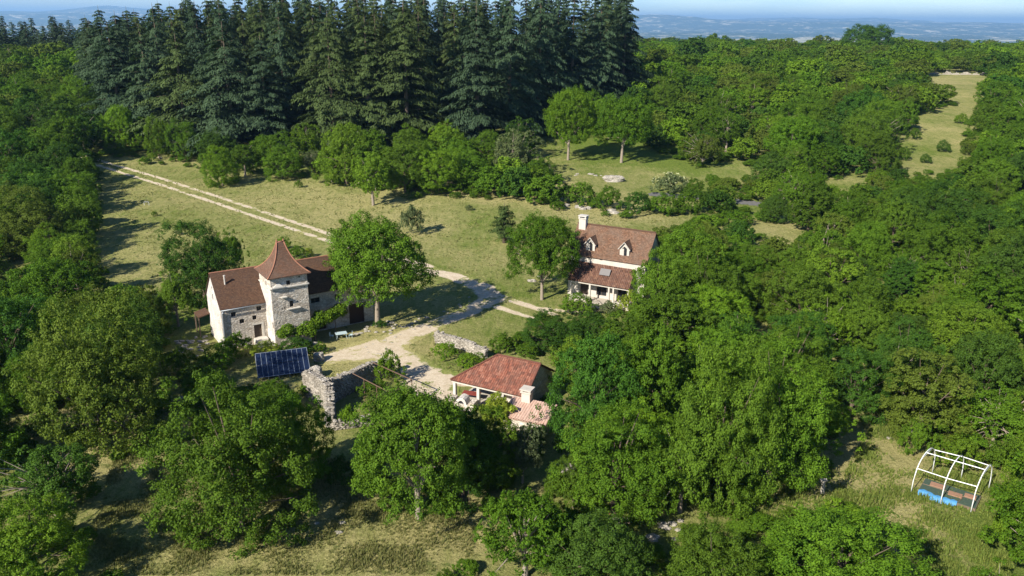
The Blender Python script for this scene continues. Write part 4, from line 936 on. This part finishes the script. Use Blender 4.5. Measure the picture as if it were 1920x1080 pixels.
for i, (px, bs, tp, w, k, c) in enumerate([(650, 345, 228, 100, 'oak1', 'bright'), (700, 385, 285, 80, 'loose1', 'bright'), (760, 362, 262, 110, 'oak3', 'mid'), (825, 362, 268, 110, 'oak4', 'bright'), (885, 355, 285, 90, 'oak0', 'mid'), (700, 345, 240, 100, 'tall0', 'mid'), (960, 330, 240, 100, 'loose0', 'grey'), (1010, 345, 290, 70, 'loose2', 'mid')]):
    T_(k, px, bs, tp, w, c, ['leftmost bright tree of the thicket before the cedars', 'bright tree in front at the left end of the thicket', 'mid-green tree low in the middle of the thicket', 'bright tree low in the right half of the thicket', 'last round tree at the right end of the thicket', 'tall tree at the back left of the thicket', 'greyish loose tree rising right of the thicket', 'thin loose tree at the end of the thicket by the open grass'][i], group='thicket before the cedars')
for i, (px, bs, tp, w, k, c) in enumerate([(235, 285, 195, 75, 'oak1', 'bright'), (300, 298, 215, 55, 'oak3', 'bright'), (350, 300, 220, 60, 'oak4', 'mid'), (460, 330, 268, 60, 'loose1', 'mid'), (530, 335, 270, 70, 'oak2', 'mid'), (585, 325, 280, 50, 'loose0', 'grey')]):
    T_(k, px, bs, tp, w, c, f'{["first", "second", "third", "fourth", "fifth", "sixth"][i]} small rounded tree from the left in the row at the foot of the cedars', group='small trees at the cedar foot')
for i, (px, bs, tp, w, k, c) in enumerate([(95, 330, 240, 110, 'oak0', 'mid'), (150, 400, 315, 85, 'oak4', 'mid'), (60, 400, 300, 120, 'oak2', 'dark'), (130, 350, 265, 90, 'oak1', 'dark'), (20, 340, 235, 110, 'oak3', 'dark'), (20, 470, 360, 90, 'oak1', 'mid')]):
    T_(k, px, bs, tp, w, c, ['mid-green tree at the top of the belt left of the track start', 'tree of the left belt whose crown touches the meadow below the track', 'broad dark tree in the middle of the left belt', 'dark tree of the left belt just left of the track start', 'dark tree at the frame edge high in the left belt', 'mid-green tree at the frame edge low in the left belt'][i], group='left meadow belt')

# ---------------------------------------------------------------- shrubs
def shrub(px, base, top, w, colr, label, group=None, k=None, cat='shrub', z=None):
    g, h, r = by_px(px, base, top, w); key = f'bush{(px + base) % 3}' if k is None else k; p = PROT[key]
    o = bpy.data.objects.new('shrub', p.c); COL.objects.link(o); recolour(o, LEAF[colr]); o.location = g if z is None else (g.x, g.y, z)
    o.rotation_euler = (0, 0, (px * 7 + base) % 6); o.scale = (r / p.r, r / p.r, h / p.h); TREES.append((g.x, g.y, r * .8)); return tag(o, label, cat, group)
for a in [(730, 718, 658, 55, 'bright', 'bright climbing bush spilling over the back wall of the ruin'), (655, 800, 762, 36, 'bright', 'small bright bush at the broken end of the ruin gable'), (560, 665, 634, 70, 'dark', None),
          (445, 668, 628, 62, 'bright', 'leafy light green bush under the front windows of the tower house'), (505, 672, 640, 60, 'yellow', 'yellow-green bush at the foot of the tower behind the solar panels'),
          (415, 690, 645, 60, 'mid', 'dark leafy bush at the left corner of the tower house'), (530, 470, 444, 30, 'bright', 'rounded bush behind the tower roof'), (556, 484, 462, 40, 'mid', 'low green bush behind the long wing'),
          (579, 482, 464, 20, 'yellow', 'small yellow flowering bush behind the long wing'), (772, 440, 385, 45, 'grey', 'spiky grey-green bush alone on the meadow'),
          (1255, 365, 325, 70, 'grey', 'bush covered with creamy white flowers behind the lane'), (1085, 590, 550, 70, 'mid', 'tall leafy perennials below the porch'),
          (1140, 588, 565, 42, 'grey', 'bluish lavender-like plants in front of the porch step'), (1180, 590, 545, 50, 'yellow', 'yellow-green shrub at the right end of the porch'), (835, 670, 642, 50, 'bright', 'tall grass clump left of the garden wall foot'),
          (880, 690, 662, 60, 'bright', 'low bright shrubs along the foot of the garden wall'), (945, 660, 628, 55, 'mid', 'shrub at the right end of the garden wall'), (712, 614, 600, 26, 'dark', 'small evergreen planted in the stone ring at the yard tree'),
          (600, 662, 642, 30, 'mid', 'low bush between the tower and the gravel yard'), (935, 800, 735, 50, 'yellow', 'yellow-leaved climber at the front edge of the red-tiled roof'), (700, 745, 715, 60, 'mid', None),
          (740, 765, 725, 60, 'grey', 'greyish shrub in front of the ruin yard'), (800, 790, 745, 70, 'mid', 'shrub left of the stone oven'), (640, 905, 860, 60, 'dark', None), (1715, 850, 790, 62, 'mid', 'rounded shrub behind the left end of the hoop frame'),
          (1790, 880, 820, 80, 'bright', 'leafy bush behind the hoop frame'), (1885, 885, 820, 80, 'mid', 'dense bush at the right end of the hoop frame'), (1895, 1010, 945, 70, 'bright', 'bright low bush right of the hoop frame'),
          (20, 830, 780, 50, 'grey', 'spiky grey-green bush at the left frame edge'), (340, 700, 655, 70, 'mid', 'bushy undergrowth below the stone heap'), (380, 725, 680, 70, 'dark', 'dark undergrowth left of the solar panels'),
          (538, 337, 318, 22, 'grey', 'thin young sapling on the meadow edge'), (1090, 385, 340, 60, 'mid', None), (1140, 392, 350, 60, 'mid', None), (1195, 400, 358, 60, 'dark', None), (1240, 402, 362, 60, 'mid', None), (1290, 400, 355, 60, 'mid', None),
          (1340, 400, 355, 60, 'dark', None), (1060, 380, 345, 50, 'dark', None), (1380, 420, 395, 60, 'mid', None), (1300, 370, 335, 50, 'mid', None)]:
    lab = a[5]; g = None
    if lab is None:
        if a[1] > 500: lab, g = 'dark shrub in the shade beside the ruin and tower walls', 'shrubs by the old walls'
        else: lab, g = 'shrub in the hedge along the upper edge of the meadow, behind the farmhouse', 'hedge behind the farmhouse'
    shrub(*a[:5], lab, g)
# flowers on the white bush
g, h, r = by_px(1255, 365, 325, 70); rnd = random.Random(9); mb = MB()
for k in range(70):
    t_, ph = rnd.uniform(.1, 1.5), rnd.uniform(0, 6.28); q = (r * 1.02 * math.sin(t_) * math.cos(ph), r * 1.02 * math.sin(t_) * math.sin(ph), h * (.42 + .6 * math.cos(t_))); s = rnd.uniform(.08, .17)
    mb.add([(q[0] - s, q[1] - s * .4, q[2]), (q[0] + s, q[1] - s * .4, q[2] + .05), (q[0] + s * .8, q[1] + s * .5, q[2] + s), (q[0] - s, q[1] + s * .5, q[2] + s)], [(0, 1, 2, 3)])
fb = [o for o in COL.objects if o.get('label', '').startswith('bush covered with creamy')][0]
fo = mb.build('blossom', plain('cream_blossom', (.34, .35, .18), .8, .15, 5), fb); fo.matrix_parent_inverse = fb.matrix_basis.inverted(); fo.location = g
# the grape vine along tower and wing
def blobs(name, pts, n, leaf, colr, label, cat, seed=5):
    rng = np.random.default_rng(seed); P = []; Nn = []
    tot = sum(q[1] ** 2 for q in pts)
    for c, r in pts:
        k = int(n * r * r / tot); d = rng.normal(size=(k, 3)); d /= np.linalg.norm(d, axis=1, keepdims=True)
        P.append(np.array(c) + d * r * rng.uniform(.6, 1.1, (k, 1)) * np.array([1, 1, .8])); Nn.append(d * .7 + np.array([0, 0, .4]) + rng.normal(scale=.5, size=d.shape))
    P = np.vstack(P); o0 = P.mean(0); o0[2] = 0; k = len(P)
    me = quads(name, P - o0, np.vstack(Nn), leaf * rng.uniform(.6, 1.3, k), rng.random(k), LEAF[colr], rng=rng)
    o = bpy.data.objects.new(name, me); COL.objects.link(o); o.location = o0; return tag(o, label, cat)
vp = []
rnd = random.Random(3)
vl = [hw_(6.2, -3.9, 2.5), hw_(7.8, -4.3, 2.3), hw_(9.4, -4.2, 2.3), hw_(10.6, -3.4, 2.6), hw_(12.2, -2.8, 2.8), hw_(13.8, -2.3, 3.0), hw_(15.4, -1.9, 3.2)]
for i in range(46):
    t_ = rnd.uniform(0, 5.99); k = int(t_); q = vl[k].lerp(vl[k + 1], t_ - k); vp.append(((q.x + rnd.gauss(0, .35), q.y + rnd.gauss(0, .35), q.z + rnd.gauss(0, .28)), rnd.uniform(.5, .9)))
gv = blobs('grape_vine', vp, 13000, .24, 'bright', 'long leafy grape vine trained from the tower foot across the front of the long wing', 'vine')
b = MB(); off = Vector(gv.location)
for q in (vl[1], vl[3], vl[5]): b.tube([(q.x - off.x, q.y - off.y, -.2), (q.x - off.x + .1, q.y - off.y, 1.4), (q.x - off.x, q.y - off.y, q.z)], [.08, .06, .05], 6)
for i in range(6): b.tube([vl[i] - off, vl[i + 1] - off], .045, 5)
b.build('trellis', WOODD, gv)
q = at(935, 765, 2.0)
blobs('ivy', [((q.x + rnd.gauss(0, .9), q.y + rnd.gauss(0, .8), 1.4 + rnd.uniform(0, 1.1)), rnd.uniform(.4, .7)) for _ in range(14)], 4200, .22, 'yellow', 'yellow-green ivy mass climbing the front corner of the red-tiled barn', 'ivy', 8)

for (px, bs, tp, w, k) in [(1712, 262, 240, 24, 0), (1768, 285, 262, 26, 1), (1800, 232, 212, 24, 2), (1735, 306, 288, 22, 1), (1690, 300, 276, 30, 0), (1640, 350, 318, 40, 2)]:
    shrub(px, bs, tp, w, ['mid', 'dark', 'bright'][k], 'bush dotting the sloping strip of field in the right-hand wood', 'bushes on the sloping field')
for (px, bs, tp, w, k) in [(560, 352, 338, 16, 0), (335, 440, 428, 16, 1), (640, 420, 410, 12, 2), (1000, 420, 408, 14, 0), (880, 395, 384, 14, 1), (290, 405, 396, 12, 2)]:
    shrub(px, bs, tp, w, ['mid', 'grey', 'bright'][k], 'tiny weed bush dotted in the open meadow', 'small weeds in the meadow')
# ---------------------------------------------------------------- the cedar plantation
WH = [(90, 'at the upper left corner'), (175, 'above the left tree belt'), (250, 'above the start of the track'), (330, 'above the row of small trees'), (410, 'above the lone round tree'), (480, 'above the left gable of the tower house'), (545, 'above the tower roof'), (640, 'above the long wing'),
      (720, 'above the tree in the yard'), (800, 'above the bright thicket'), (880, 'above the right half of the bright thicket'), (960, 'above the small lone pine'), (1040, 'above the farmhouse tree'), (1110, 'above the farmhouse chimney'), (1240, 'above the farmhouse roof'),
      (1330, 'above the flowering bush'), (1430, 'above the old lane'), (1520, 'above the tree with the forked trunk'), (1640, 'under the solitary skyline crown'), (1740, 'left of the sloping strip of field'), (1840, 'around the sloping strip of field'), (9999, 'at the right edge')]
def where(px): return next(t_ for q, t_ in WH if px < q)
def inpoly(x, y, P):
    c = False; j = len(P) - 1
    for i in range(len(P)):
        if (P[i][1] > y) != (P[j][1] > y) and x < (P[j][0] - P[i][0]) * (y - P[i][1]) / (P[j][1] - P[i][1]) + P[i][0]: c = not c
        j = i
    return c
def wpoly(pts): return [(p.x, p.y) for p in (at(*q) for q in pts)]
CED = []
def cplace(x, y, h, r, col):
    for (a, b_, c_) in CED:
        if (a - x) ** 2 + (b_ - y) ** 2 < (.40 * (r + c_)) ** 2: return
    CED.append((x, y, r))
    px, py, _ = proj(x, y, gz(x, y)); rr = random.Random(int(x * 31 + y * 7))
    dist = 'far' if y > 330 else 'front' if (a := py) > 258 or (px > 900 and py > 205) else 'second' if py > 225 or (px > 900 and py > 185) else 'rear'
    zone = where(px); cn = 'blue-green cedar' if col == 'cedar' else 'golden-green cedar'
    zone = f'in the {dist} rows, {zone}'
    plant(f'cedar{rr.randrange(4)}', x, y, h, r, col, f'{cn} {zone}', cat='cedar tree', group=f'{cn}s {zone}', name='cedar_tree')
rnd = random.Random(21)
# front row by hand: (px, base, top)
for (px, bs, tp, w, col) in [(232, 262, 42, 100, 'cedar'), (290, 270, 60, 95, 'cedar'), (352, 278, 62, 110, 'cedarg'), (440, 285, 40, 120, 'cedar'), (505, 285, 66, 95, 'cedar'), (560, 284, 18, 105, 'cedar'), (628, 284, 20, 110, 'cedarg'),
                             (695, 284, 30, 110, 'cedarg'), (765, 284, 4, 120, 'cedarg'), (830, 292, -25, 150, 'cedar'), (895, 285, 10, 110, 'cedar'), (955, 262, -30, 100, 'cedar'), (1010, 242, -30, 90, 'cedar'), (1070, 225, -35, 85, 'cedar'), (1120, 215, -30, 80, 'cedar'), (1165, 205, -35, 75, 'cedar')]:
    g, h, r = by_px(px, bs, tp, w * 1.4); cplace(g.x, g.y, h, r, col)
PC = [(180, 232), (300, 250), (480, 268), (860, 268), (960, 240), (1180, 192), (1190, 150), (900, 160), (330, 150), (170, 168)]
PCW = wpoly(PC); xs = [q[0] for q in PCW]; yy = [q[1] for q in PCW]
for _ in range(2600):
    x, y = rnd.uniform(min(xs), max(xs)), rnd.uniform(min(yy), max(yy))
    if not inpoly(x, y, PCW) or len(CED) > 150: continue
    px = proj(x, y, gz(x, y))[0]; tpx = -25 + 40 * max(0, (520 - px) / 300) ** 1.1 if px < 520 else -30
    tpx += rnd.uniform(-8, 30); tpx = min(tpx, 75); z = gz(x, y); h = 20
    while proj(x, y, z + h)[1] > tpx and h < 39: h += .5
    if h < 22: continue
    cplace(x, y, h, rnd.uniform(6.6, 8.8), 'cedarg' if rnd.random() < .3 else 'cedar')
# far dark row at the upper left
for px in list(range(-20, 345, 10)):
    for bs in (130, 121):
        if bs == 121 and px % 2: continue
        x_ = px + rnd.uniform(-5, 5); g, h, r = by_px(x_, bs + rnd.uniform(-3, 3), rnd.uniform(26, 62), 42); cplace(g.x, g.y, min(h, 36), r, 'cedar')

# ---------------------------------------------------------------- the surrounding wood
KEEP = [[(185, 300), (330, 306), (640, 345), (860, 368), (1040, 388), (1180, 404), (1300, 405), (1225, 440), (1190, 590), (1120, 590), (1000, 600), (930, 650), (1015, 690), (1010, 770), (950, 820), (850, 790), (600, 805), (590, 740), (640, 710), (470, 715), (380, 660), (320, 650), (300, 545), (200, 530), (175, 440), (180, 340)],
        [(205, 860), (320, 830), (620, 810), (680, 860), (660, 930), (880, 965), (885, 1010), (810, 1080), (160, 1080), (170, 1010), (215, 940)],
        [(1640, 785), (1700, 795), (1710, 840), (1870, 850), (1870, 980), (1860, 1080), (1740, 1080), (1640, 960), (1560, 925), (1440, 970), (1290, 975), (1280, 950), (1400, 935), (1560, 870), (1600, 850)],
        [(1000, 265), (1130, 262), (1250, 285), (1330, 325), (1310, 392), (1060, 380), (1040, 340)],
        [(1725, 205), (1835, 186), (1805, 260), (1800, 318), (1690, 322), (1680, 270), (1720, 235)],
        [(1705, 139), (1790, 136), (1850, 138), (1850, 158), (1760, 160)],
        [(1400, 408), (1520, 425), (1500, 446), (1405, 435)], [(1370, 372), (1440, 376), (1430, 390), (1375, 386)], [(0, 460), (45, 455), (50, 505), (0, 510)], [(0, 765), (110, 768), (118, 800), (0, 815)], [(1540, 330), (1625, 322), (1640, 345), (1560, 352)], [(1640, 500), (1700, 505), (1690, 525)], [(1330, 300), (1400, 305), (1420, 330), (1340, 335)], [(1110, 965), (1180, 975), (1170, 1000), (1105, 995)], [(1205, 975), (1300, 970), (1280, 1005), (1210, 1000)]]
CEDW = wpoly([(170, 262), (480, 290), (900, 290), (1000, 262), (1200, 205), (1200, 152), (880, 152), (320, 145), (170, 165)])
def blocked(x, y, h, r):
    z = gz(x, y)
    for dx, dz_ in ((0, 0), (0, .5), (0, .92), (-.8, .5), (.8, .5), (-.5, .8), (.5, .8), (-.7, .2), (.7, .2)):
        px, py, zc = proj(x + dx * r, y, z + dz_ * h)
        for K in KEEP:
            if inpoly(px, py, K): return True
    return False
GR = {}
for (x, y, r) in TREES + CED: GR.setdefault((int(x // 12), int(y // 12)), []).append((x, y, r))
def free(x, y, r, k=.66):
    i, j = int(x // 12), int(y // 12)
    for a in (i - 1, i, i + 1):
        for b_ in (j - 1, j, j + 1):
            for (u, v, q) in GR.get((a, b_), ()):
                if (u - x) ** 2 + (v - y) ** 2 < (k * (r + q)) ** 2: return False
    return True
cand = []; rnd = random.Random(99)
for n_ in range(60000):
    y = 40 + (760 - 40) * rnd.random() ** .62; half = y * .70 + 25; x = rnd.uniform(-half, half)
    if inpoly(x, y, CEDW): continue
    ex = 20 + 0 * x
    big = noise.noise(Vector((x / 40, y / 40, 5)))
    r = (rnd.uniform(3.0, 5.4) + 1.2 * big) * (1.05 + .45 * sm((y - 130) / 200)); h = r * rnd.uniform(1.6, 2.3) * (1 - .28 * sm((y - 220) / 200)) * (1 if y < 400 else rnd.uniform(.8, 1.25))
    if (y < 75 and -31 < x < 8) or (y < 60 and x < 10): continue
    if not free(x, y, r, .68 if y < 130 else .78): continue
    if blocked(x, y, h, r):
        r *= .5; h *= .42
        if y > 260 or not free(x, y, r, .8) or blocked(x, y, h, r): continue
    px, py, zc = proj(x, y, gz(x, y)); px2, py2, _ = proj(x, y, gz(x, y) + h)
    if py2 > 1120 or py < -50 or px < -160 or px > 2080: continue
    if x < 0 and y > 560: continue
    cand.append((h / zc, x, y, r, h)); GR.setdefault((int(x // 12), int(y // 12)), []).append((x, y, r))
    if len(cand) > 3600: break
cand.sort(reverse=True)
NIND = 230
ZN = [(lambda p, q, y: y > 300 and p > 960, 'in the far upper part of the right-hand wood'), (lambda p, q, y: y > 300, 'behind the left end of the cedars'), (lambda p, q, y: p < 200 and q > 620, 'among the trees at the lower left edge'), (lambda p, q, y: p < 340 and q < 330, 'in the wood left of the cedars'),
      (lambda p, q, y: p < 340, 'in the tree belt left of the meadow'), (lambda p, q, y: p > 1560 and q > 820, 'behind and beside the hoop frame at lower right'), (lambda p, q, y: q > 900, 'at the bottom edge of the picture'),
      (lambda p, q, y: p > 1560 and q > 450, 'on the wooded slope at the right edge'), (lambda p, q, y: p > 1180 and q > 560, 'in the wood right of the barn and above the clearing'), (lambda p, q, y: p > 1180 and q > 400, 'in the wood right of the porch farmhouse'),
      (lambda p, q, y: p > 1700, 'around the distant field at the right edge'), (lambda p, q, y: p > 1180, 'in the wood beyond the lane'), (lambda p, q, y: True, 'near the open grass and buildings in the middle')]
ci = 0
rest = []
for (s, x, y, r, h) in cand:
    if ci >= NIND: rest.append((x, y, r, h)); continue
    ci += 1; rr = random.Random(int(x * 53 + y * 17)); px, py, _ = proj(x, y, gz(x, y)); pm = proj(x, y, gz(x, y) + h * .5)[1]
    colr = rr.choice(['mid', 'mid', 'mid', 'dark', 'olive', 'bright', 'mid']) ; key = rr.choice(['oak0', 'oak1', 'oak2', 'oak3', 'oak4', 'tall0', 'tall1', 'loose0', 'loose1', 'loose2', 'dense0', 'dense1', 'gnarl'])
    z = next(t_ for f_, t_ in ZN if f_(px, pm, y)); cw = {'mid': 'mid-green', 'dark': 'dark green', 'olive': 'olive-green', 'bright': 'bright green'}[colr]; sw = 'big' if r > 4.3 else 'small' if r < 2.6 else 'medium'
    if z == 'on the wooded slope at the right edge': z = 'on the right slope level with the ' + ('farmhouse' if pm < 520 else 'garden wall' if pm < 620 else 'barn roof' if pm < 720 else 'stone oven')
    elif px > 1180 and z.startswith('in the') and pm < 420 or y > 300: z = where(px) + (', far back' if y > 250 else '')
    elif px > 1180 and 'level' not in z: z = z + (f', nearer the {"left" if px < 1400 else "hoop-frame" if px < 1700 else "right"} side' if pm < 980 else '')
    elif px < 340: z = z + (', close to the meadow' if px > 180 else ', at the frame edge')
    lab = f'{sw} {cw} tree {z}'
    if len(lab.split()) > 16: lab = ' '.join(f'{sw} {cw} tree {z}'.split(',')[0].split()[:16])
    plant(key, x, y, h, r, colr, lab, group=lab.replace(' tree ', ' trees ', 1))
# the rest of the wood: one object that repeats light crowns on points
def scatter(name, pts, crowns, material, label):
    me = bpy.data.meshes.new(name); me.from_pydata([(x, y, gz(x, y)) for x, y, r, h in pts], [], []); n_ = len(pts)
    a = me.attributes.new('sc', 'FLOAT_VECTOR', 'POINT'); a.data.foreach_set('vector', np.array([(r / 4.6, r / 4.6, h / 9.0) for x, y, r, h in pts], dtype=np.float32).ravel())
    rg = np.random.default_rng(4); a = me.attributes.new('rot', 'FLOAT', 'POINT'); a.data.foreach_set('value', rg.uniform(0, 6.28, n_).astype(np.float32))
    a = me.attributes.new('pick', 'INT', 'POINT'); a.data.foreach_set('value', rg.integers(0, len(crowns), n_).astype(np.int32))
    o = bpy.data.objects.new(name, me); COL.objects.link(o); tag(o, label, 'woodland', kind='stuff')
    ng = bpy.data.node_groups.new(name, 'GeometryNodeTree'); ng.interface.new_socket('Geometry', in_out='INPUT', socket_type='NodeSocketGeometry'); ng.interface.new_socket('Geometry', in_out='OUTPUT', socket_type='NodeSocketGeometry')
    X = lambda t_: ng.nodes.new(t_); gi, go = X('NodeGroupInput'), X('NodeGroupOutput'); g2i = X('GeometryNodeGeometryToInstance')
    for c in crowns[::-1]:
        oi = X('GeometryNodeObjectInfo'); oi.inputs['Object'].default_value = c; ng.links.new(oi.outputs['Geometry'], g2i.inputs[0])
    def na(nm, ty):
        q = X('GeometryNodeInputNamedAttribute'); q.data_type = ty; q.inputs[0].default_value = nm; return [s_ for s_ in q.outputs if s_.enabled and s_.name == 'Attribute'][0]
    iop = X('GeometryNodeInstanceOnPoints'); ng.links.new(gi.outputs[0], iop.inputs['Points']); ng.links.new(g2i.outputs[0], iop.inputs['Instance']); iop.inputs['Pick Instance'].default_value = True
    ng.links.new(na('pick', 'INT'), iop.inputs['Instance Index']); ng.links.new(na('sc', 'FLOAT_VECTOR'), iop.inputs['Scale'])
    cx_ = X('ShaderNodeCombineXYZ'); ng.links.new(na('rot', 'FLOAT'), cx_.inputs[2]); ng.links.new(cx_.outputs[0], iop.inputs['Rotation'])
    sm_ = X('GeometryNodeSetMaterial'); sm_.inputs['Material'].default_value = material; ng.links.new(iop.outputs[0], sm_.inputs[0])
    ng.links.new(sm_.outputs[0], go.inputs[0]); md = o.modifiers.new('scatter', 'NODES'); md.node_group = ng; return o
# four real trees of the far wood lend their light crowns
lend = []
for i, (x, y, r, h) in enumerate(rest[:4]):
    px, py, _ = proj(x, y, gz(x, y)); e = plant(f'far{i}', x, y, h, r, 'mid', ['mid-green tree standing at the near edge of the far wood'][0], group='edge trees of the far wood')
    lend.append([c for c in e.children if c.name.startswith('crown')][0])
rest = rest[4:]
rg = random.Random(8); A_, B_, C_, D_ = [], [], [], []
for q in rest: rg.choice((A_, A_, B_, D_, C_)).append(q)
scatter('far_wood', A_, lend, LEAF['mid'], 'mass of mid-green oaks covering the far wooded slopes')
scatter('far_wood', B_, lend, LEAF['olive'], 'olive-toned oaks mixed through the far wooded slopes')
scatter('far_wood', D_, lend, LEAF['bright'], 'brighter oaks mixed through the far wooded slopes')
scatter('far_wood', C_, lend, LEAF['dark'], 'darker oaks mixed through the far wooded slopes')
print('cedars', len(CED), 'broad individuals', ci, 'rest', len(rest))

# ---------------------------------------------------------------- undergrowth and grass
rng = np.random.default_rng(2); rnd = random.Random(12); P = []; 
def grass(name, n_, region, hmin, hmax, label, mt, seed, w=.05):
    rnd = random.Random(seed); V = []; Fs = []; T = []; k = 0
    for _ in range(n_):
        q = region(rnd)
        if q is None: continue
        x, y = q; nn = noise.noise(Vector((x / 3, y / 3, 2)))
        if nn < rnd.uniform(-.45, .25): continue
        z = gz(x, y); t_ = rnd.random(); hh_ = rnd.uniform(hmin, hmax) * (.8 + nn)
        for j in range(4):
            a = rnd.uniform(0, 6.28); r0 = rnd.uniform(0, .12); l = rnd.uniform(.1, .5) * hh_; cx, cy = x + r0 * math.cos(a), y + r0 * math.sin(a); ca, sa = math.cos(a + 1.57) * w, math.sin(a + 1.57) * w
            V += [(cx - ca, cy - sa, z - .02), (cx + ca, cy + sa, z - .02), (cx + math.cos(a) * l, cy + math.sin(a) * l, z + hh_ * rnd.uniform(.7, 1.1))]; Fs.append((k, k + 1, k + 2)); T += [t_] * 3; k += 3
    o = mesh(name, V, Fs, mt, attr={'tint': T}); return tag(o, label, 'grass', kind='stuff')
def reg_px(polys):
    W_ = [wpoly(p) for p in polys]; bb = [(min(a for a, _ in w), max(a for a, _ in w), min(b for _, b in w), max(b for _, b in w)) for w in W_]; ar = [(q[1] - q[0]) * (q[3] - q[2]) for q in bb]
    def f(r):
        i = r.choices(range(len(W_)), ar)[0]; q = bb[i]; x, y = r.uniform(q[0], q[1]), r.uniform(q[2], q[3]); return (x, y) if inpoly(x, y, W_[i]) else None
    return f
G1 = leafmat('grass_blades', (.12, .15, .035), (.30, .28, .11), .25, (.2, .2, .06)); G2 = leafmat('lush_grass', (.075, .125, .02), (.19, .22, .05), .3, (.12, .14, .03))
grass('grass', 34000, reg_px([[(160, 1078), (170, 1010), (215, 850), (330, 825), (620, 850), (900, 965), (880, 1078)]]), .12, .34, 'short tufted dry grass of the lower meadow', G1, 1, .04)
grass('grass', 26000, reg_px([[(1560, 925), (1640, 790), (1700, 795), (1700, 860), (1900, 870), (1900, 1078), (1740, 1078)], [(1290, 1000), (1290, 940), (1560, 880), (1600, 930), (1430, 1000)]]), .15, .5, 'rough tall grass around the hoop frame', G2, 2, .045)
grass('grass', 26000, reg_px([[(800, 670), (815, 640), (905, 690), (850, 700)], [(360, 680), (420, 655), (640, 690), (600, 760), (480, 740)], [(190, 300), (650, 345), (1300, 405), (1180, 600), (820, 500), (640, 440), (300, 560)]]), .12, .34, 'thin grass tufts on the upper meadow', G1, 3, .07)

# low plants under the wood edges
pts = []; rnd = random.Random(31)
for _ in range(4200):
    y = 48 + 260 * rnd.random() ** .8; x = rnd.uniform(-1, 1) * (y * .66 + 4)
    px, py, zc = proj(x, y, gz(x, y))
    if any(inpoly(px, py - 6, K) for K in KEEP) or inpoly(px, py - 1500 / zc * 1.2, KEEP[0]) or inpoly(px, py - 1500 / zc * 1.0, KEEP[2]): continue
    r = rnd.uniform(.3, .75); pts.append((x, y, r * 2.0, r * 2.4))
scatter('undergrowth', pts, lend, LEAF['mid'], 'tangled low undergrowth filling the floor of the woods')

# ---------------------------------------------------------------- air
m = bpy.data.materials.new('air'); m.use_nodes = True; t = m.node_tree; t.nodes.remove(t.nodes['Principled BSDF'])
pv = N(t, 'VolumePrincipled'); pv.inputs['Density'].default_value = 0.000055; pv.inputs['Color'].default_value = (.36, .64, 1.0, 1); pv.inputs['Anisotropy'].default_value = .1
t.links.new(pv.outputs[0], t.nodes['Material Output'].inputs['Volume'])
b = MB(); b.box(-60000, 60000, -300, 61000, -700, 420); hz = b.build('haze', m); hz['kind'] = 'stuff'; hz['label'] = 'thin blue air haze over the far country'; hz['category'] = 'haze'

# labels that a few look-alikes still share get their place counted from the left
bpy.context.view_layer.update(); LB_ = {}
for o in COL.objects:
    if o.parent is None and o.get('category') in ('tree', 'cedar tree', 'shrub', 'rock') and o.get('label'): LB_.setdefault(o['label'], []).append(o)
ORD = 'first second third fourth fifth sixth seventh eighth ninth tenth eleventh twelfth'.split()
for lab, L in LB_.items():
    if not 2 <= len(L) <= 12 or L[0].get('category') == 'rock': continue
    L.sort(key=lambda o: proj(o.location.x, o.location.y, o.location.z + 4)[0])
    for i, o in enumerate(L):
        nl_ = f'{lab.rstrip(",")}, {ORD[i]} from left'
        if len(nl_.split()) <= 16: o['group'] = o.get('group') or lab; o['label'] = nl_
